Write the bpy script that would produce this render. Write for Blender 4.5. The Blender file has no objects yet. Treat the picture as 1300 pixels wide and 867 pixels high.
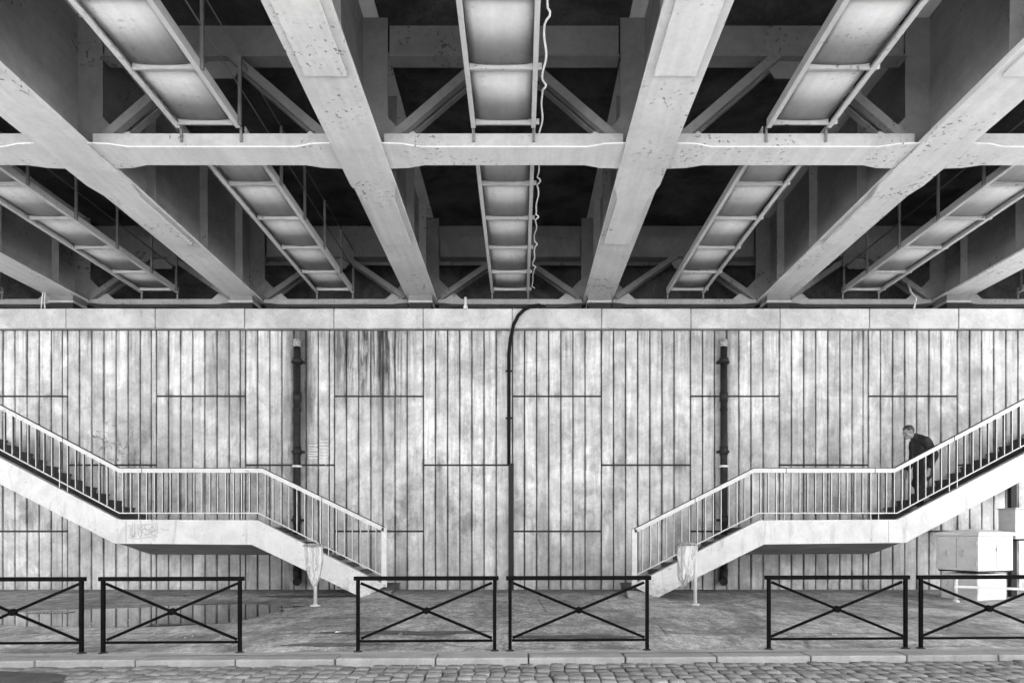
import bpy, bmesh, math, random
from mathutils import Vector, Matrix, noise
R = math.radians
random.seed(7)
S = bpy.context.scene
COL = S.collection

# ------------------------------------------------------------------ camera
EYE = 1.30                       # lens height above the pavement
F = 866.0                        # focal length in pixels of a 1300 px wide frame
cd = bpy.data.cameras.new('camera')
cd.sensor_width = 36.0
cd.lens = F / 1300.0 * 36.0
cd.shift_x = -10.0 / 1300.0
cd.shift_y = 244.5 / 1300.0
cd.clip_start = 0.05
cd.clip_end = 2000.0
cam = bpy.data.objects.new('camera', cd)
COL.objects.link(cam)
cam.location = (0, 0, EYE)
cam.rotation_euler = (R(90), 0, 0)
S.camera = cam

# ------------------------------------------------------------------ sky, sun, exposure
SUN_EL, SUN_AZ = 60.0, 42.0      # low veiled sun behind the camera, to its right
w = bpy.data.worlds.new('World')
S.world = w
w.use_nodes = True
nt = w.node_tree
for n in list(nt.nodes):
    nt.nodes.remove(n)
sky = nt.nodes.new('ShaderNodeTexSky')
sky.sky_type = 'NISHITA'
sky.sun_disc = False
sky.sun_elevation = R(SUN_EL)
sky.sun_rotation = R(180 - SUN_AZ)
sky.dust_density = 4.0
bw = nt.nodes.new('ShaderNodeRGBToBW')
bg = nt.nodes.new('ShaderNodeBackground')
bg.inputs['Strength'].default_value = 0.15
wo = nt.nodes.new('ShaderNodeOutputWorld')
nt.links.new(sky.outputs[0], bw.inputs[0])
nt.links.new(bw.outputs[0], bg.inputs[0])
nt.links.new(bg.outputs[0], wo.inputs[0])
sl = bpy.data.lights.new('sun', 'SUN')
sl.energy = 5.0
sl.angle = R(24)
so = bpy.data.objects.new('sun', sl)
COL.objects.link(so)
# direction towards the sun: x right, y negative (behind the camera)
sd = Vector((math.sin(R(SUN_AZ)) * math.cos(R(SUN_EL)), -math.cos(R(SUN_AZ)) * math.cos(R(SUN_EL)), math.sin(R(SUN_EL))))
so.rotation_euler = sd.to_track_quat('Z', 'Y').to_euler()
so.location = sd * 30
S.view_settings.view_transform = 'Standard'
S.view_settings.look = 'None'
S.view_settings.gamma = 1.0
S.view_settings.exposure = 2.8
try:
    S.cycles.max_bounces = 8
    S.cycles.diffuse_bounces = 1
    S.cycles.glossy_bounces = 3
    S.cycles.use_denoising = True
except Exception:
    pass

# ------------------------------------------------------------------ helpers
def at(px, py, Y):
    """a spot of the photograph at its real distance Y -> x, z in metres"""
    return ((px - 660.0) * Y / F, EYE + (678.0 - py) * Y / F)

def ground_y(py, z=0.0):
    return (EYE - z) * F / (py - 678.0)

def link(o, parent=None):
    COL.objects.link(o)
    if parent is not None:
        o.parent = parent
    return o

def tag(o, label=None, cat=None, group=None, kind=None):
    if label: o['label'] = label
    if cat: o['category'] = cat
    if group: o['group'] = group
    if kind: o['kind'] = kind
    return o

def empty(name, loc, label=None, cat=None, group=None, kind=None, parent=None):
    o = bpy.data.objects.new(name, None)
    o.empty_display_size = 0.2
    o.location = loc
    link(o, parent)
    return tag(o, label, cat, group, kind)

def finish(name, bm, m, parent=None, smooth=False):
    me = bpy.data.meshes.new(name)
    bmesh.ops.recalc_face_normals(bm, faces=bm.faces[:])
    if smooth:
        for f in bm.faces: f.smooth = True
    # world coordinates in: bring into the parent's space
    if parent is not None:
        off = Vector(parent.location)
        if parent.parent is not None: off += Vector(parent.parent.location)
        bmesh.ops.translate(bm, verts=bm.verts[:], vec=-off)
    bm.to_mesh(me)
    bm.free()
    if m: me.materials.append(m)
    o = bpy.data.objects.new(name, me)
    return link(o, parent)

def add_box(bm, x0, x1, y0, y1, z0, z1, bevel=0.0):
    r = bmesh.ops.create_cube(bm, size=1.0)
    vs = r['verts']
    for v in vs:
        v.co = Vector((x0 + (v.co.x + .5) * (x1 - x0), y0 + (v.co.y + .5) * (y1 - y0), z0 + (v.co.z + .5) * (z1 - z0)))
    if bevel > 0:
        es = list({e for v in vs for e in v.link_edges})
        bmesh.ops.bevel(bm, geom=es, offset=bevel, segments=1, affect='EDGES', profile=.5)
    return vs

def box(name, x0, x1, y0, y1, z0, z1, m, parent=None, bevel=0.0):
    bm = bmesh.new()
    add_box(bm, x0, x1, y0, y1, z0, z1, bevel)
    return finish(name, bm, m, parent)

def add_bar(bm, a, b, wx, wy, up=Vector((0, 1, 0)), bevel=0.0):
    """rectangular bar from a to b; wx across, wy along 'up'"""
    a, b = Vector(a), Vector(b)
    d = (b - a).normalized()
    side = d.cross(up).normalized()
    u = side.cross(d).normalized()
    vs = []
    for p in (a, b):
        for sx, sy in ((-1, -1), (1, -1), (1, 1), (-1, 1)):
            vs.append(bm.verts.new(p + side * sx * wx / 2 + u * sy * wy / 2))
    fs = [(0, 1, 2, 3), (7, 6, 5, 4), (0, 4, 5, 1), (1, 5, 6, 2), (2, 6, 7, 3), (3, 7, 4, 0)]
    for f in fs: bm.faces.new([vs[i] for i in f])
    if bevel > 0:
        es = list({e for v in vs for e in v.link_edges})
        bmesh.ops.bevel(bm, geom=es, offset=bevel, segments=1, affect='EDGES', profile=.5)

def bar(name, a, b, wx, wy, m, parent=None, up=Vector((0, 1, 0)), bevel=0.0):
    bm = bmesh.new()
    add_bar(bm, a, b, wx, wy, up, bevel)
    return finish(name, bm, m, parent)

def add_prism_y(bm, pts, y0, y1):
    """polygon in x,z swept along y"""
    a = [bm.verts.new((x, y0, z)) for x, z in pts]
    b = [bm.verts.new((x, y1, z)) for x, z in pts]
    bm.faces.new(a)
    bm.faces.new(b[::-1])
    n = len(pts)
    for i in range(n):
        bm.faces.new((a[i], b[i], b[(i + 1) % n], a[(i + 1) % n]))

def prism_y(name, pts, y0, y1, m, parent=None):
    bm = bmesh.new()
    add_prism_y(bm, pts, y0, y1)
    return finish(name, bm, m, parent)

def prism_z(name, pts, z0, z1, m, parent=None):
    bm = bmesh.new()
    a = [bm.verts.new((x, y, z0)) for x, y in pts]
    b = [bm.verts.new((x, y, z1)) for x, y in pts]
    bm.faces.new(a[::-1]); bm.faces.new(b)
    n = len(pts)
    for i in range(n):
        bm.faces.new((a[i], a[(i + 1) % n], b[(i + 1) % n], b[i]))
    return finish(name, bm, m, parent)

def add_tube(bm, pts, r, n=8, cap=True):
    pts = [Vector(p) for p in pts]
    rs = r if isinstance(r, (list, tuple)) else [r] * len(pts)
    rings = []
    prev = None
    for i, p in enumerate(pts):
        d = (pts[min(i + 1, len(pts) - 1)] - pts[max(i - 1, 0)]).normalized()
        if prev is None:
            ref = Vector((0, 0, 1)) if abs(d.z) < .9 else Vector((0, 1, 0))
            u = d.cross(ref).normalized()
        else:
            u = (prev - d * prev.dot(d)).normalized()
        prev = u
        v = d.cross(u)
        rings.append([bm.verts.new(p + (u * math.cos(2 * math.pi * k / n) + v * math.sin(2 * math.pi * k / n)) * rs[i]) for k in range(n)])
    for a, b in zip(rings, rings[1:]):
        for k in range(n):
            f = bm.faces.new((a[k], a[(k + 1) % n], b[(k + 1) % n], b[k]))
            f.smooth = True
    if cap:
        bm.faces.new(rings[0][::-1]); bm.faces.new(rings[-1])

def tube(name, pts, r, m, parent=None, n=8):
    bm = bmesh.new()
    add_tube(bm, pts, r, n)
    return finish(name, bm, m, parent)

def lathe(name, prof, cx, cy, m, parent=None, n=20, wob=0.0):
    bm = bmesh.new()
    rings = []
    for i, (r, z) in enumerate(prof):
        rings.append([bm.verts.new((cx + r * (1 + wob * noise.noise(Vector((math.cos(6.283 * k / n) * 2, math.sin(6.283 * k / n) * 2, i * .8)))) * math.cos(6.283185 * k / n),
                                    cy + r * (1 + wob * noise.noise(Vector((math.cos(6.283 * k / n) * 2, math.sin(6.283 * k / n) * 2, i * .8 + 9)))) * math.sin(6.283185 * k / n), z)) for k in range(n)])
    for a, b in zip(rings, rings[1:]):
        for k in range(n):
            f = bm.faces.new((a[k], a[(k + 1) % n], b[(k + 1) % n], b[k])); f.smooth = True
    if prof[0][0] > 1e-4: bm.faces.new(rings[0][::-1])
    if prof[-1][0] > 1e-4: bm.faces.new(rings[-1])
    return finish(name, bm, m, parent)

# ------------------------------------------------------------------ materials (all neutral greys)
class NT:
    def __init__(s, name):
        s.m = bpy.data.materials.new(name); s.m.use_nodes = True
        s.t = s.m.node_tree
        s.b = s.t.nodes['Principled BSDF']
        s.pos = s.t.nodes.new('ShaderNodeNewGeometry').outputs['Position']
    def put(s, sock, v):
        if isinstance(v, (int, float)): sock.default_value = v
        else: s.t.links.new(v, sock)
    def math(s, op, a, b=0.0, c=None, clamp=False):
        n = s.t.nodes.new('ShaderNodeMath'); n.operation = op; n.use_clamp = clamp
        s.put(n.inputs[0], a); s.put(n.inputs[1], b)
        if c is not None: s.put(n.inputs[2], c)
        return n.outputs[0]
    def mapping(s, scale, loc=(0, 0, 0), src=None):
        n = s.t.nodes.new('ShaderNodeMapping'); n.inputs['Scale'].default_value = scale; n.inputs['Location'].default_value = loc
        s.t.links.new(src or s.pos, n.inputs['Vector']); return n.outputs[0]
    def noise(s, scale, detail=6, rough=.6, vec=None, dist=0.0):
        n = s.t.nodes.new('ShaderNodeTexNoise'); n.inputs['Scale'].default_value = scale
        n.inputs['Detail'].default_value = detail; n.inputs['Roughness'].default_value = rough; n.inputs['Distortion'].default_value = dist
        s.t.links.new(vec or s.pos, n.inputs['Vector']); return n.outputs['Fac']
    def voronoi(s, scale, feature='F1', vec=None):
        n = s.t.nodes.new('ShaderNodeTexVoronoi'); n.feature = feature; n.inputs['Scale'].default_value = scale
        s.t.links.new(vec or s.pos, n.inputs['Vector']); return n.outputs['Distance']
    def ramp(s, v, lo, hi, a=0.0, b=1.0):
        n = s.t.nodes.new('ShaderNodeMapRange'); n.interpolation_type = 'SMOOTHSTEP'
        s.put(n.inputs['Value'], v)
        n.inputs['From Min'].default_value = lo; n.inputs['From Max'].default_value = hi
        n.inputs['To Min'].default_value = a; n.inputs['To Max'].default_value = b
        return n.outputs[0]
    def xyz(s):
        n = s.t.nodes.new('ShaderNodeSeparateXYZ'); s.t.links.new(s.pos, n.inputs[0]); return n.outputs
    def rnd(s):
        return s.t.nodes.new('ShaderNodeObjectInfo').outputs['Random']
    def color(s, v):
        n = s.t.nodes.new('ShaderNodeCombineColor')
        for i in range(3): s.put(n.inputs[i], v)
        s.t.links.new(n.outputs[0], s.b.inputs['Base Color'])
    def bump(s, h, strength=.3, dist=.02):
        n = s.t.nodes.new('ShaderNodeBump'); n.inputs['Strength'].default_value = strength; n.inputs['Distance'].default_value = dist
        s.put(n.inputs['Height'], h); s.t.links.new(n.outputs[0], s.b.inputs['Normal'])
    def rough(s, v): s.put(s.b.inputs['Roughness'], v)
    def spec(s, v): s.put(s.b.inputs['Specular IOR Level'], v)

def band(k, v, c, half, soft):
    """1 inside |v-c|<half, falling to 0 over soft"""
    d = k.math('ABSOLUTE', k.math('SUBTRACT', v, c))
    return k.ramp(d, half, half + soft, 1.0, 0.0)

PIPE_X = [at(377, 0, 16.0)[0], at(919, 0, 16.0)[0]]

def wall_material(name, base=.66, per=.25, joints=True):
    k = NT(name)
    x, y, z = k.xyz()
    big = k.ramp(k.noise(.55, 5, .62, dist=.6), .32, .70, .72, 1.12)
    mid = k.ramp(k.noise(2.6, 8, .75), .32, .68, .74, 1.10)
    streak = k.ramp(k.noise(1.0, 6, .7, k.mapping((6.0, 1, .45)), .8), .36, .60, .80, 1.05)
    fine = k.ramp(k.noise(38, 3, .6), .3, .7, .92, 1.06)
    v = k.math('MULTIPLY', k.math('MULTIPLY', big, mid), k.math('MULTIPLY', streak, fine))
    v = k.math('MULTIPLY', v, k.math('ADD', k.math('MULTIPLY', k.rnd(), per), 1 - per / 2))
    gen = k.t.nodes.new('ShaderNodeTexCoord').outputs['Generated']
    sx = k.t.nodes.new('ShaderNodeSeparateXYZ'); k.t.links.new(gen, sx.inputs[0])
    ed = k.ramp(k.math('ABSOLUTE', k.math('SUBTRACT', sx.outputs[0], .5)), .36, .50)
    ed = k.math('MULTIPLY', ed, k.ramp(k.noise(1.0, 6, .7, k.mapping((3.5, 1, .9), (8, 0, 3))), .40, .66))
    v = k.math('MULTIPLY', v, k.math('SUBTRACT', 1.0, k.math('MULTIPLY', ed, .55)))
    # grime and drips under and over the level joints
    gz = k.math('ABSOLUTE', k.math('SUBTRACT', sx.outputs[2], .5))
    je = k.math('MULTIPLY', k.ramp(gz, .40, .50), k.ramp(k.noise(1.0, 5, .7, k.mapping((5, 1, .8), (1, 0, 7))), .48, .66))
    v = k.math('MULTIPLY', v, k.math('SUBTRACT', 1.0, k.math('MULTIPLY', je, .40)))
    # pale lime bloom
    lime = k.math('MULTIPLY', k.ramp(k.noise(1.0, 7, .75, k.mapping((2.2, 1, 1.1), (6, 0, 2)), .7), .55, .68), .22)
    v = k.math('ADD', v, lime)
    # sharp scuffs and small spalls
    sc = k.math('MULTIPLY', k.ramp(k.noise(1.0, 4, .6, k.mapping((26, 1, 14))), .66, .72), k.ramp(k.noise(.8, 3), .48, .60))
    v = k.math('MULTIPLY', v, k.math('SUBTRACT', 1.0, k.math('MULTIPLY', sc, .45)))
    # blotches of damp and worn paint low on the wall
    blot = k.math('MULTIPLY', k.ramp(k.noise(1.1, 7, .72, k.mapping((1.3, 1, 1), (3.3, 0, 1.7))), .50, .62), k.math('MULTIPLY', k.ramp(z, 1.2, 4.0, 1.0, .45), k.ramp(z, .6, 1.9, .25, 1.0)))
    v = k.math('MULTIPLY', v, k.math('SUBTRACT', 1.0, k.math('MULTIPLY', blot, .38)))
    # run-off below the coping
    runs = k.ramp(k.noise(1.0, 6, .75, k.mapping((8.0, 1, .30), (1.1, 0, 0)), .9), .46, .66)
    top = k.ramp(z, 4.6, 6.15)
    v = k.math('MULTIPLY', v, k.math('SUBTRACT', 1.0, k.math('MULTIPLY', k.math('MULTIPLY', runs, top), .42)))
    # one bay with heavy dark run-off
    edge = k.math('MULTIPLY', k.math('SUBTRACT', k.noise(1.0, 4, .7, k.mapping((5.0, 1, .3), (2.2, 0, 0))), .5), 3.2)
    heavy = k.math('MULTIPLY', band(k, k.math('ADD', x, k.math('MULTIPLY', edge, .12)), -3.55, .55, .55), k.ramp(k.math('ADD', z, edge), 3.9, 5.3))
    hruns = k.ramp(k.noise(1.0, 7, .75, k.mapping((7.5, 1, .42), (4.4, 0, 0)), 1.1), .38, .62)
    v = k.math('MULTIPLY', v, k.math('SUBTRACT', 1.0, k.math('MULTIPLY', k.math('MULTIPLY', heavy, hruns), .88)))
    tail = k.math('MULTIPLY', band(k, x, -3.28, .05, .07), k.ramp(k.math('ADD', z, k.math('MULTIPLY', k.noise(3), .9)), 2.6, 4.6))
    v = k.math('MULTIPLY', v, k.math('SUBTRACT', 1.0, k.math('MULTIPLY', tail, .45)))
    # dirt beside the downpipes
    for i, px in enumerate(PIPE_X):
        nz = k.math('MULTIPLY', k.math('SUBTRACT', k.noise(1.0, 6, .75, k.mapping((5, 1, .5), (i * 5., 0, 0)), .6), .5), .8)
        d = k.math('ABSOLUTE', k.math('SUBTRACT', k.math('ADD', x, nz), px + .04))
        st = k.math('MULTIPLY', k.ramp(d, .10, .42, 1.0, 0.0), k.ramp(z, 2.2, 4.5, .45, 1.0))
        v = k.math('MULTIPLY', v, k.math('SUBTRACT', 1.0, k.math('MULTIPLY', st, .70 if i == 0 else .36)))
    # splash-back at the foot
    foot = k.ramp(k.math('ADD', z, k.math('MULTIPLY', k.noise(2.2), .5)), .25, .75, 1.0, 0.0)
    v = k.math('MULTIPLY', v, k.math('SUBTRACT', 1.0, k.math('MULTIPLY', foot, .16)))
    # hair cracks
    cr = k.ramp(k.voronoi(.32, 'DISTANCE_TO_EDGE', k.mapping((1, 1, 1.0), (.7, 0, .2))), .0, .006, 1.0, 0.0)
    cr = k.math('MULTIPLY', cr, k.ramp(k.noise(.5), .50, .56))
    v = k.math('MULTIPLY', v, k.math('SUBTRACT', 1.0, k.math('MULTIPLY', cr, .16)))
    k.color(k.math('MULTIPLY', v, base))
    k.rough(.88); k.spec(.25)
    k.bump(k.math('ADD', k.noise(30, 5, .7), k.math('MULTIPLY', k.noise(4, 4, .6), .8)), .35, .012)
    return k.m

def concrete(name, base, var=.18, scale=2.0, rough=.85, bump=.3, per=.0, fine=45, dirt=0.0):
    k = NT(name)
    a = k.ramp(k.noise(scale, 7, .68, dist=.4), .30, .72, 1 - var, 1 + var * .6)
    b = k.ramp(k.noise(fine, 3, .65), .3, .7, 1 - var * .5, 1 + var * .4)
    v = k.math('MULTIPLY', a, b)
    if per: v = k.math('MULTIPLY', v, k.math('ADD', k.math('MULTIPLY', k.rnd(), per), 1 - per / 2))
    if dirt:
        s = k.ramp(k.noise(1.0, 6, .75, k.mapping((4, 2, .8))), .55, .70)
        v = k.math('MULTIPLY', v, k.math('SUBTRACT', 1.0, k.math('MULTIPLY', s, dirt)))
    k.color(k.math('MULTIPLY', v, base))
    k.rough(rough); k.spec(.3)
    k.bump(k.noise(fine * .8, 5, .7), bump, .01)
    return k.m

def painted_steel(name, base, var=.12, rough=.5, chips=.7, per=.08):
    k = NT(name)
    a = k.ramp(k.noise(.9, 6, .66, dist=.5), .30, .72, 1 - var, 1 + var * .5)
    b = k.ramp(k.noise(14, 5, .7), .3, .7, .94, 1.04)
    s = k.ramp(k.noise(1.0, 4, .6, k.mapping((8, .5, 8))), .35, .65, .93, 1.03)
    v = k.math('MULTIPLY', k.math('MULTIPLY', a, b), s)
    v = k.math('MULTIPLY', v, k.math('ADD', k.math('MULTIPLY', k.rnd(), per), 1 - per / 2))
    c = k.math('MULTIPLY', k.ramp(k.noise(15, 3, .5), .60, .66), k.ramp(k.noise(1.1, 3, .5), .50, .62))
    v = k.math('MULTIPLY', v, k.math('SUBTRACT', 1.0, k.math('MULTIPLY', c, chips)))
    k.color(k.math('MULTIPLY', v, base))
    k.rough(k.ramp(k.noise(5, 4), .3, .7, rough - .08, rough + .12)); k.spec(.4)
    k.bump(k.noise(20, 4, .6), .08, .01)
    return k.m

def plain(name, base, rough=.5, metal=0.0, var=.10, scale=9, spec=.4):
    k = NT(name)
    v = k.ramp(k.noise(scale, 5, .65), .3, .7, 1 - var, 1 + var)
    k.color(k.math('MULTIPLY', v, base)); k.rough(rough); k.spec(spec)
    k.b.inputs['Metallic'].default_value = metal
    return k.m

def cheek_material():
    k = NT('white_painted_concrete')
    x, y, z = k.xyz()
    a = k.ramp(k.noise(2.0, 8, .72, dist=.5), .32, .68, .84, 1.04)
    b = k.ramp(k.noise(50, 4, .7), .3, .7, .94, 1.03)
    v = k.math('MULTIPLY', a, b)
    drip = k.math('MULTIPLY', k.ramp(k.noise(1.0, 6, .72, k.mapping((5.5, 1, .8), (2, 0, 1)), .7), .54, .68), .26)
    v = k.math('MULTIPLY', v, k.math('SUBTRACT', 1.0, drip))
    chip = k.math('MULTIPLY', k.ramp(k.noise(19, 4, .6), .63, .67), k.ramp(k.noise(1.7, 3), .50, .60))
    v = k.math('MULTIPLY', v, k.math('SUBTRACT', 1.0, k.math('MULTIPLY', chip, .45)))
    low = k.math('MULTIPLY', k.ramp(k.math('ADD', z, k.math('MULTIPLY', k.noise(4, 5), .5)), .25, .75, 1.0, 0.0), k.ramp(k.noise(7, 5, .7), .40, .62))
    v = k.math('MULTIPLY', v, k.math('SUBTRACT', 1.0, k.math('MULTIPLY', low, .40)))
    k.color(k.math('MULTIPLY', v, .66)); k.rough(.8); k.spec(.3)
    k.bump(k.noise(30, 5, .7), .25, .01)
    return k.m

M_WALL = wall_material('wall_concrete')
M_GROOVE = concrete('wall_groove_concrete', .05, .25)  # groove shadow put into the colour, along with joint dirt
M_COPING = concrete('coping_concrete', .50, .28, 1.6, per=.12, dirt=.25)
M_STAIR = cheek_material()
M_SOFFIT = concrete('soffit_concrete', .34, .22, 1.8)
M_STEP = concrete('step_concrete', .10, .3, 3.0)
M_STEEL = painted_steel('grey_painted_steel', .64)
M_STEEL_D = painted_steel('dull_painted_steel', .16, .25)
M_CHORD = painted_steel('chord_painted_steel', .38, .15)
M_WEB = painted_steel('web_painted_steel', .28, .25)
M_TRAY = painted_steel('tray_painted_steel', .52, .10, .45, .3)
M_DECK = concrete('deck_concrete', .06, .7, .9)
M_WHITE = painted_steel('white_railing_paint', .62, .06, .45, .3)
M_BAL = plain('baluster_shaded_steel', .11, .6, 0, .3, 8, .2)  # dark bar tone with the shade of the side faces put in
M_BLACK = plain('black_barrier_paint', .004, .75, 0, .5, 22, spec=.04)
M_DARK = plain('dark_metal', .022, .6, spec=.2)
M_PIPE = plain('dark_pipe', .022, .6, 0, .4, 6, .2)
M_CAP = plain('pale_cap', .75, .5)
M_SOCK = plain('weathered_socket', .30, .7, 0, .7, 30)
M_RUBBER = plain('black_cable_jacket', .010, .7, spec=.1)
M_KERB = concrete('kerb_granite', .24, .22, 3.0, .75, .35, .18, 60, .2)
M_EDGING = concrete('cement_edging', .29, .25, 2.0, .8, .3)
M_PAD = concrete('mortar', .40, .35, 6.0, .9, .9, fine=22)
M_PLASTIC = None

def pavement_material():
    k = NT('pavement_asphalt')
    x, y, z = k.xyz()
    a = k.ramp(k.noise(.45, 8, .72, k.mapping((1.5, .55, 1)), .8), .34, .66, .52, 1.22)
    b = k.ramp(k.noise(3.2, 8, .78, k.mapping((1.5, .6, 1))), .34, .66, .56, 1.34)
    c = k.math('MULTIPLY', k.ramp(k.noise(60, 3, .7), .25, .75, .55, 1.40), k.ramp(k.noise(17, 5, .8, k.mapping((1.2, .45, 1))), .36, .64, .62, 1.30))
    v = k.math('MULTIPLY', k.math('MULTIPLY', a, b), c)
    # pale scuffs and specks
    sp = k.ramp(k.noise(22, 2, .5), .70, .76)
    v = k.math('ADD', v, k.math('MULTIPLY', sp, .55))
    # damp streaks running along the wall
    wet = k.ramp(k.noise(1.0, 6, .65, k.mapping((.62, .75, 1), (2.0, .4, 0)), .7), .52, .60)
    v = k.math('MULTIPLY', v, k.math('SUBTRACT', 1.0, k.math('MULTIPLY', wet, .50)))
    ck = k.ramp(k.voronoi(.55, 'DISTANCE_TO_EDGE', k.mapping((1, 1, 1), (.3, .8, 0))), .0, .016, 1.0, 0.0)
    ck = k.math('MULTIPLY', ck, k.ramp(k.noise(.6, 4), .46, .54))
    v = k.math('MULTIPLY', v, k.math('SUBTRACT', 1.0, k.math('MULTIPLY', ck, .55)))
    # tar seams
    for yy in (9.05, 10.75, 13.2):
        d = k.math('ABSOLUTE', k.math('SUBTRACT', k.math('ADD', y, k.math('MULTIPLY', k.noise(.8), .22)), yy))
        v = k.math('MULTIPLY', v, k.ramp(d, .012, .04, .45, 1.0))
    # darker towards the wall foot
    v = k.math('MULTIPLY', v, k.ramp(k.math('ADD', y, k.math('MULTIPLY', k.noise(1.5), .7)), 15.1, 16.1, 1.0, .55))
    dn = k.math('ADD', y, k.math('MULTIPLY', k.math('SUBTRACT', k.noise(1.6, 5, .65), .5), 1.6))
    damp = k.math('MULTIPLY', band(k, dn, 11.6, 1.5, .5), k.ramp(k.math('ADD', x, k.math('MULTIPLY', k.noise(.9), 1.5)), -3.6, -2.6, 1.0, 0.0))
    damp = k.math('MULTIPLY', damp, k.ramp(k.noise(1.0, 5, .65, k.mapping((.5, 1.4, 1), (5, 2, 0))), .38, .52))
    v = k.math('MULTIPLY', v, k.math('SUBTRACT', 1.0, k.math('MULTIPLY', damp, .45)))
    wet = k.math('MAXIMUM', wet, damp)
    k.color(k.math('MULTIPLY', v, .43))
    k.rough(k.math('SUBTRACT', k.ramp(k.noise(4, 4), .3, .7, .62, .9), k.math('MULTIPLY', wet, .30)))
    k.spec(.5)
    k.bump(k.math('ADD', k.noise(70, 4, .7), k.math('MULTIPLY', k.noise(3, 4), 1.5)), .6, .012)
    return k.m
M_PAVE = pavement_material()

def sett_material():
    k = NT('sett_granite')
    v = k.math('MULTIPLY', k.ramp(k.noise(9, 5, .7), .3, .7, .75, 1.2), k.ramp(k.noise(80, 3, .7), .3, .7, .78, 1.22))
    v = k.math('MULTIPLY', v, k.math('ADD', k.math('MULTIPLY', k.rnd(), .5), .75))
    k.color(k.math('MULTIPLY', v, .135)); k.rough(.75); k.spec(.5)
    k.bump(k.noise(40, 5, .7), .7, .012)
    return k.m
M_SETT = sett_material()
M_ROAD = concrete('road_bed', .05, .3, 5.0, .9, .5)
M_STREET = concrete('far_street', .50, .25, .6, .85, .3)
M_TAR = concrete('tar_patch', .035, .4, 5, .8, .8)

def water_material():
    k = NT('puddle_water')
    k.color(.03); k.rough(.03)
    k.b.inputs['IOR'].default_value = 2.5
    k.bump(k.noise(6, 2), .01, .01)
    return k.m
M_WATER = water_material()

# ------------------------------------------------------------------ ground
KY = 0.035                                  # the kerb line runs slightly askew of the wall
def kerb_y(x, base): return base + KY * x
K_BACK, K_FRONT = 7.44, 7.17                # kerb stone back and front edges at x = 0
ROAD_Z = -0.052

bm = bmesh.new()
XS = 26.0
def quad(bm, pts): return bm.faces.new([bm.verts.new(p) for p in pts])
quad(bm, [(-XS, kerb_y(-XS, K_BACK + .16), 0), (XS, kerb_y(XS, K_BACK + .16), 0), (XS, 16.3, 0), (-XS, 16.3, 0)])
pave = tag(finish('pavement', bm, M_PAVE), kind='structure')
bm = bmesh.new()
quad(bm, [(-XS, kerb_y(-XS, K_BACK) + .004, .003), (XS, kerb_y(XS, K_BACK) + .004, .003), (XS, kerb_y(XS, K_BACK + .16), .003), (-XS, kerb_y(-XS, K_BACK + .16), .003)])
tag(finish('pavement_edging', bm, M_EDGING), kind='structure')
bm = bmesh.new()
quad(bm, [(-600, -600, -.13), (600, -600, -.13), (600, 600, -.13), (-600, 600, -.13)])
tag(finish('ground', bm, M_STREET), kind='structure')

# kerb stones
kerb = empty('kerb', (0, K_BACK, 0), kind='structure')
random.seed(3)
xk = -13.0
ks = 0
while xk < 13.0:
    L = 1.0 + random.uniform(-.06, .06)
    x0, x1 = xk + .006, xk + L - .006
    bm = bmesh.new()
    vs = add_box(bm, x0, x1, 0, 1, -.22, .004 + random.uniform(-.004, .004))
    for v in vs:
        v.co.y = kerb_y(v.co.x, K_FRONT + random.uniform(-.006, .006)) if v.co.y < .5 else kerb_y(v.co.x, K_BACK)
    bmesh.ops.bevel(bm, geom=bm.edges[:], offset=.014, segments=2, affect='EDGES', profile=.5)
    finish('kerb_stone', bm, M_KERB, kerb)
    xk += L

# road of setts: courses run towards the kerb, joints line up in depth
bm = bmesh.new()
quad(bm, [(-XS, -2, ROAD_Z - .035), (XS, -2, ROAD_Z - .035), (XS, kerb_y(XS, K_FRONT) + .03, ROAD_Z - .035), (-XS, kerb_y(-XS, K_FRONT) + .03, ROAD_Z - .035)])
road = tag(finish('road', bm, M_ROAD), kind='structure')

def sett_mesh(seed):
    rr = random.Random(seed)
    bm = bmesh.new()
    hx, hy = .0695, .0935
    def ring(sx, sy, z, j):
        out = []
        for ax, ay in ((-1, -1), (0, -1.03), (1, -1), (1.04, 0), (1, 1), (0, 1.03), (-1, 1), (-1.04, 0)):
            c = .93 if ax * ay != 0 and abs(ax) == 1 and abs(ay) == 1 else 1.0
            out.append(bm.verts.new((ax * sx * c + rr.uniform(-j, j), ay * sy * c + rr.uniform(-j, j), z + rr.uniform(-j, j) * .5)))
        return out
    a = ring(hx, hy, -.05, .002); b = ring(hx, hy, -.009, .004); c = ring(hx * .90, hy * .96, .001, .003)
    t = bm.verts.new((rr.uniform(-.02, .02), rr.uniform(-.02, .02), .003 + rr.uniform(-.004, .004)))
    for p, q in ((a, b), (b, c)):
        for i in range(8): bm.faces.new((p[i], p[(i + 1) % 8], q[(i + 1) % 8], q[i]))
    for i in range(8): bm.faces.new((c[i], c[(i + 1) % 8], t))
    for f in bm.faces: f.smooth = True
    bmesh.ops.recalc_face_normals(bm, faces=bm.faces[:])
    me = bpy.data.meshes.new('cobblestone'); bm.to_mesh(me); bm.free()
    me.materials.append(M_SETT)
    return me
sett_meshes = [sett_mesh(i) for i in range(9)]
random.seed(11)
cells = []
pitch_x, pitch_y = .151, .188
nx = int(16.0 / pitch_x)
for i in range(-nx // 2, nx // 2):
    xx = (i + .5) * pitch_x
    off = random.uniform(0, 1)
    for j in range(0, 12):
        yy = kerb_y(xx, K_FRONT) - .11 - (j + off * .5) * pitch_y
        wob = .012 * math.sin(j * 1.9 + i * .7)
        cells.append((xx + wob + random.uniform(-.006, .006), yy + random.uniform(-.01, .01), ROAD_Z + random.uniform(-.008, .006), random.uniform(-.03, .03), random.randrange(9)))
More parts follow.
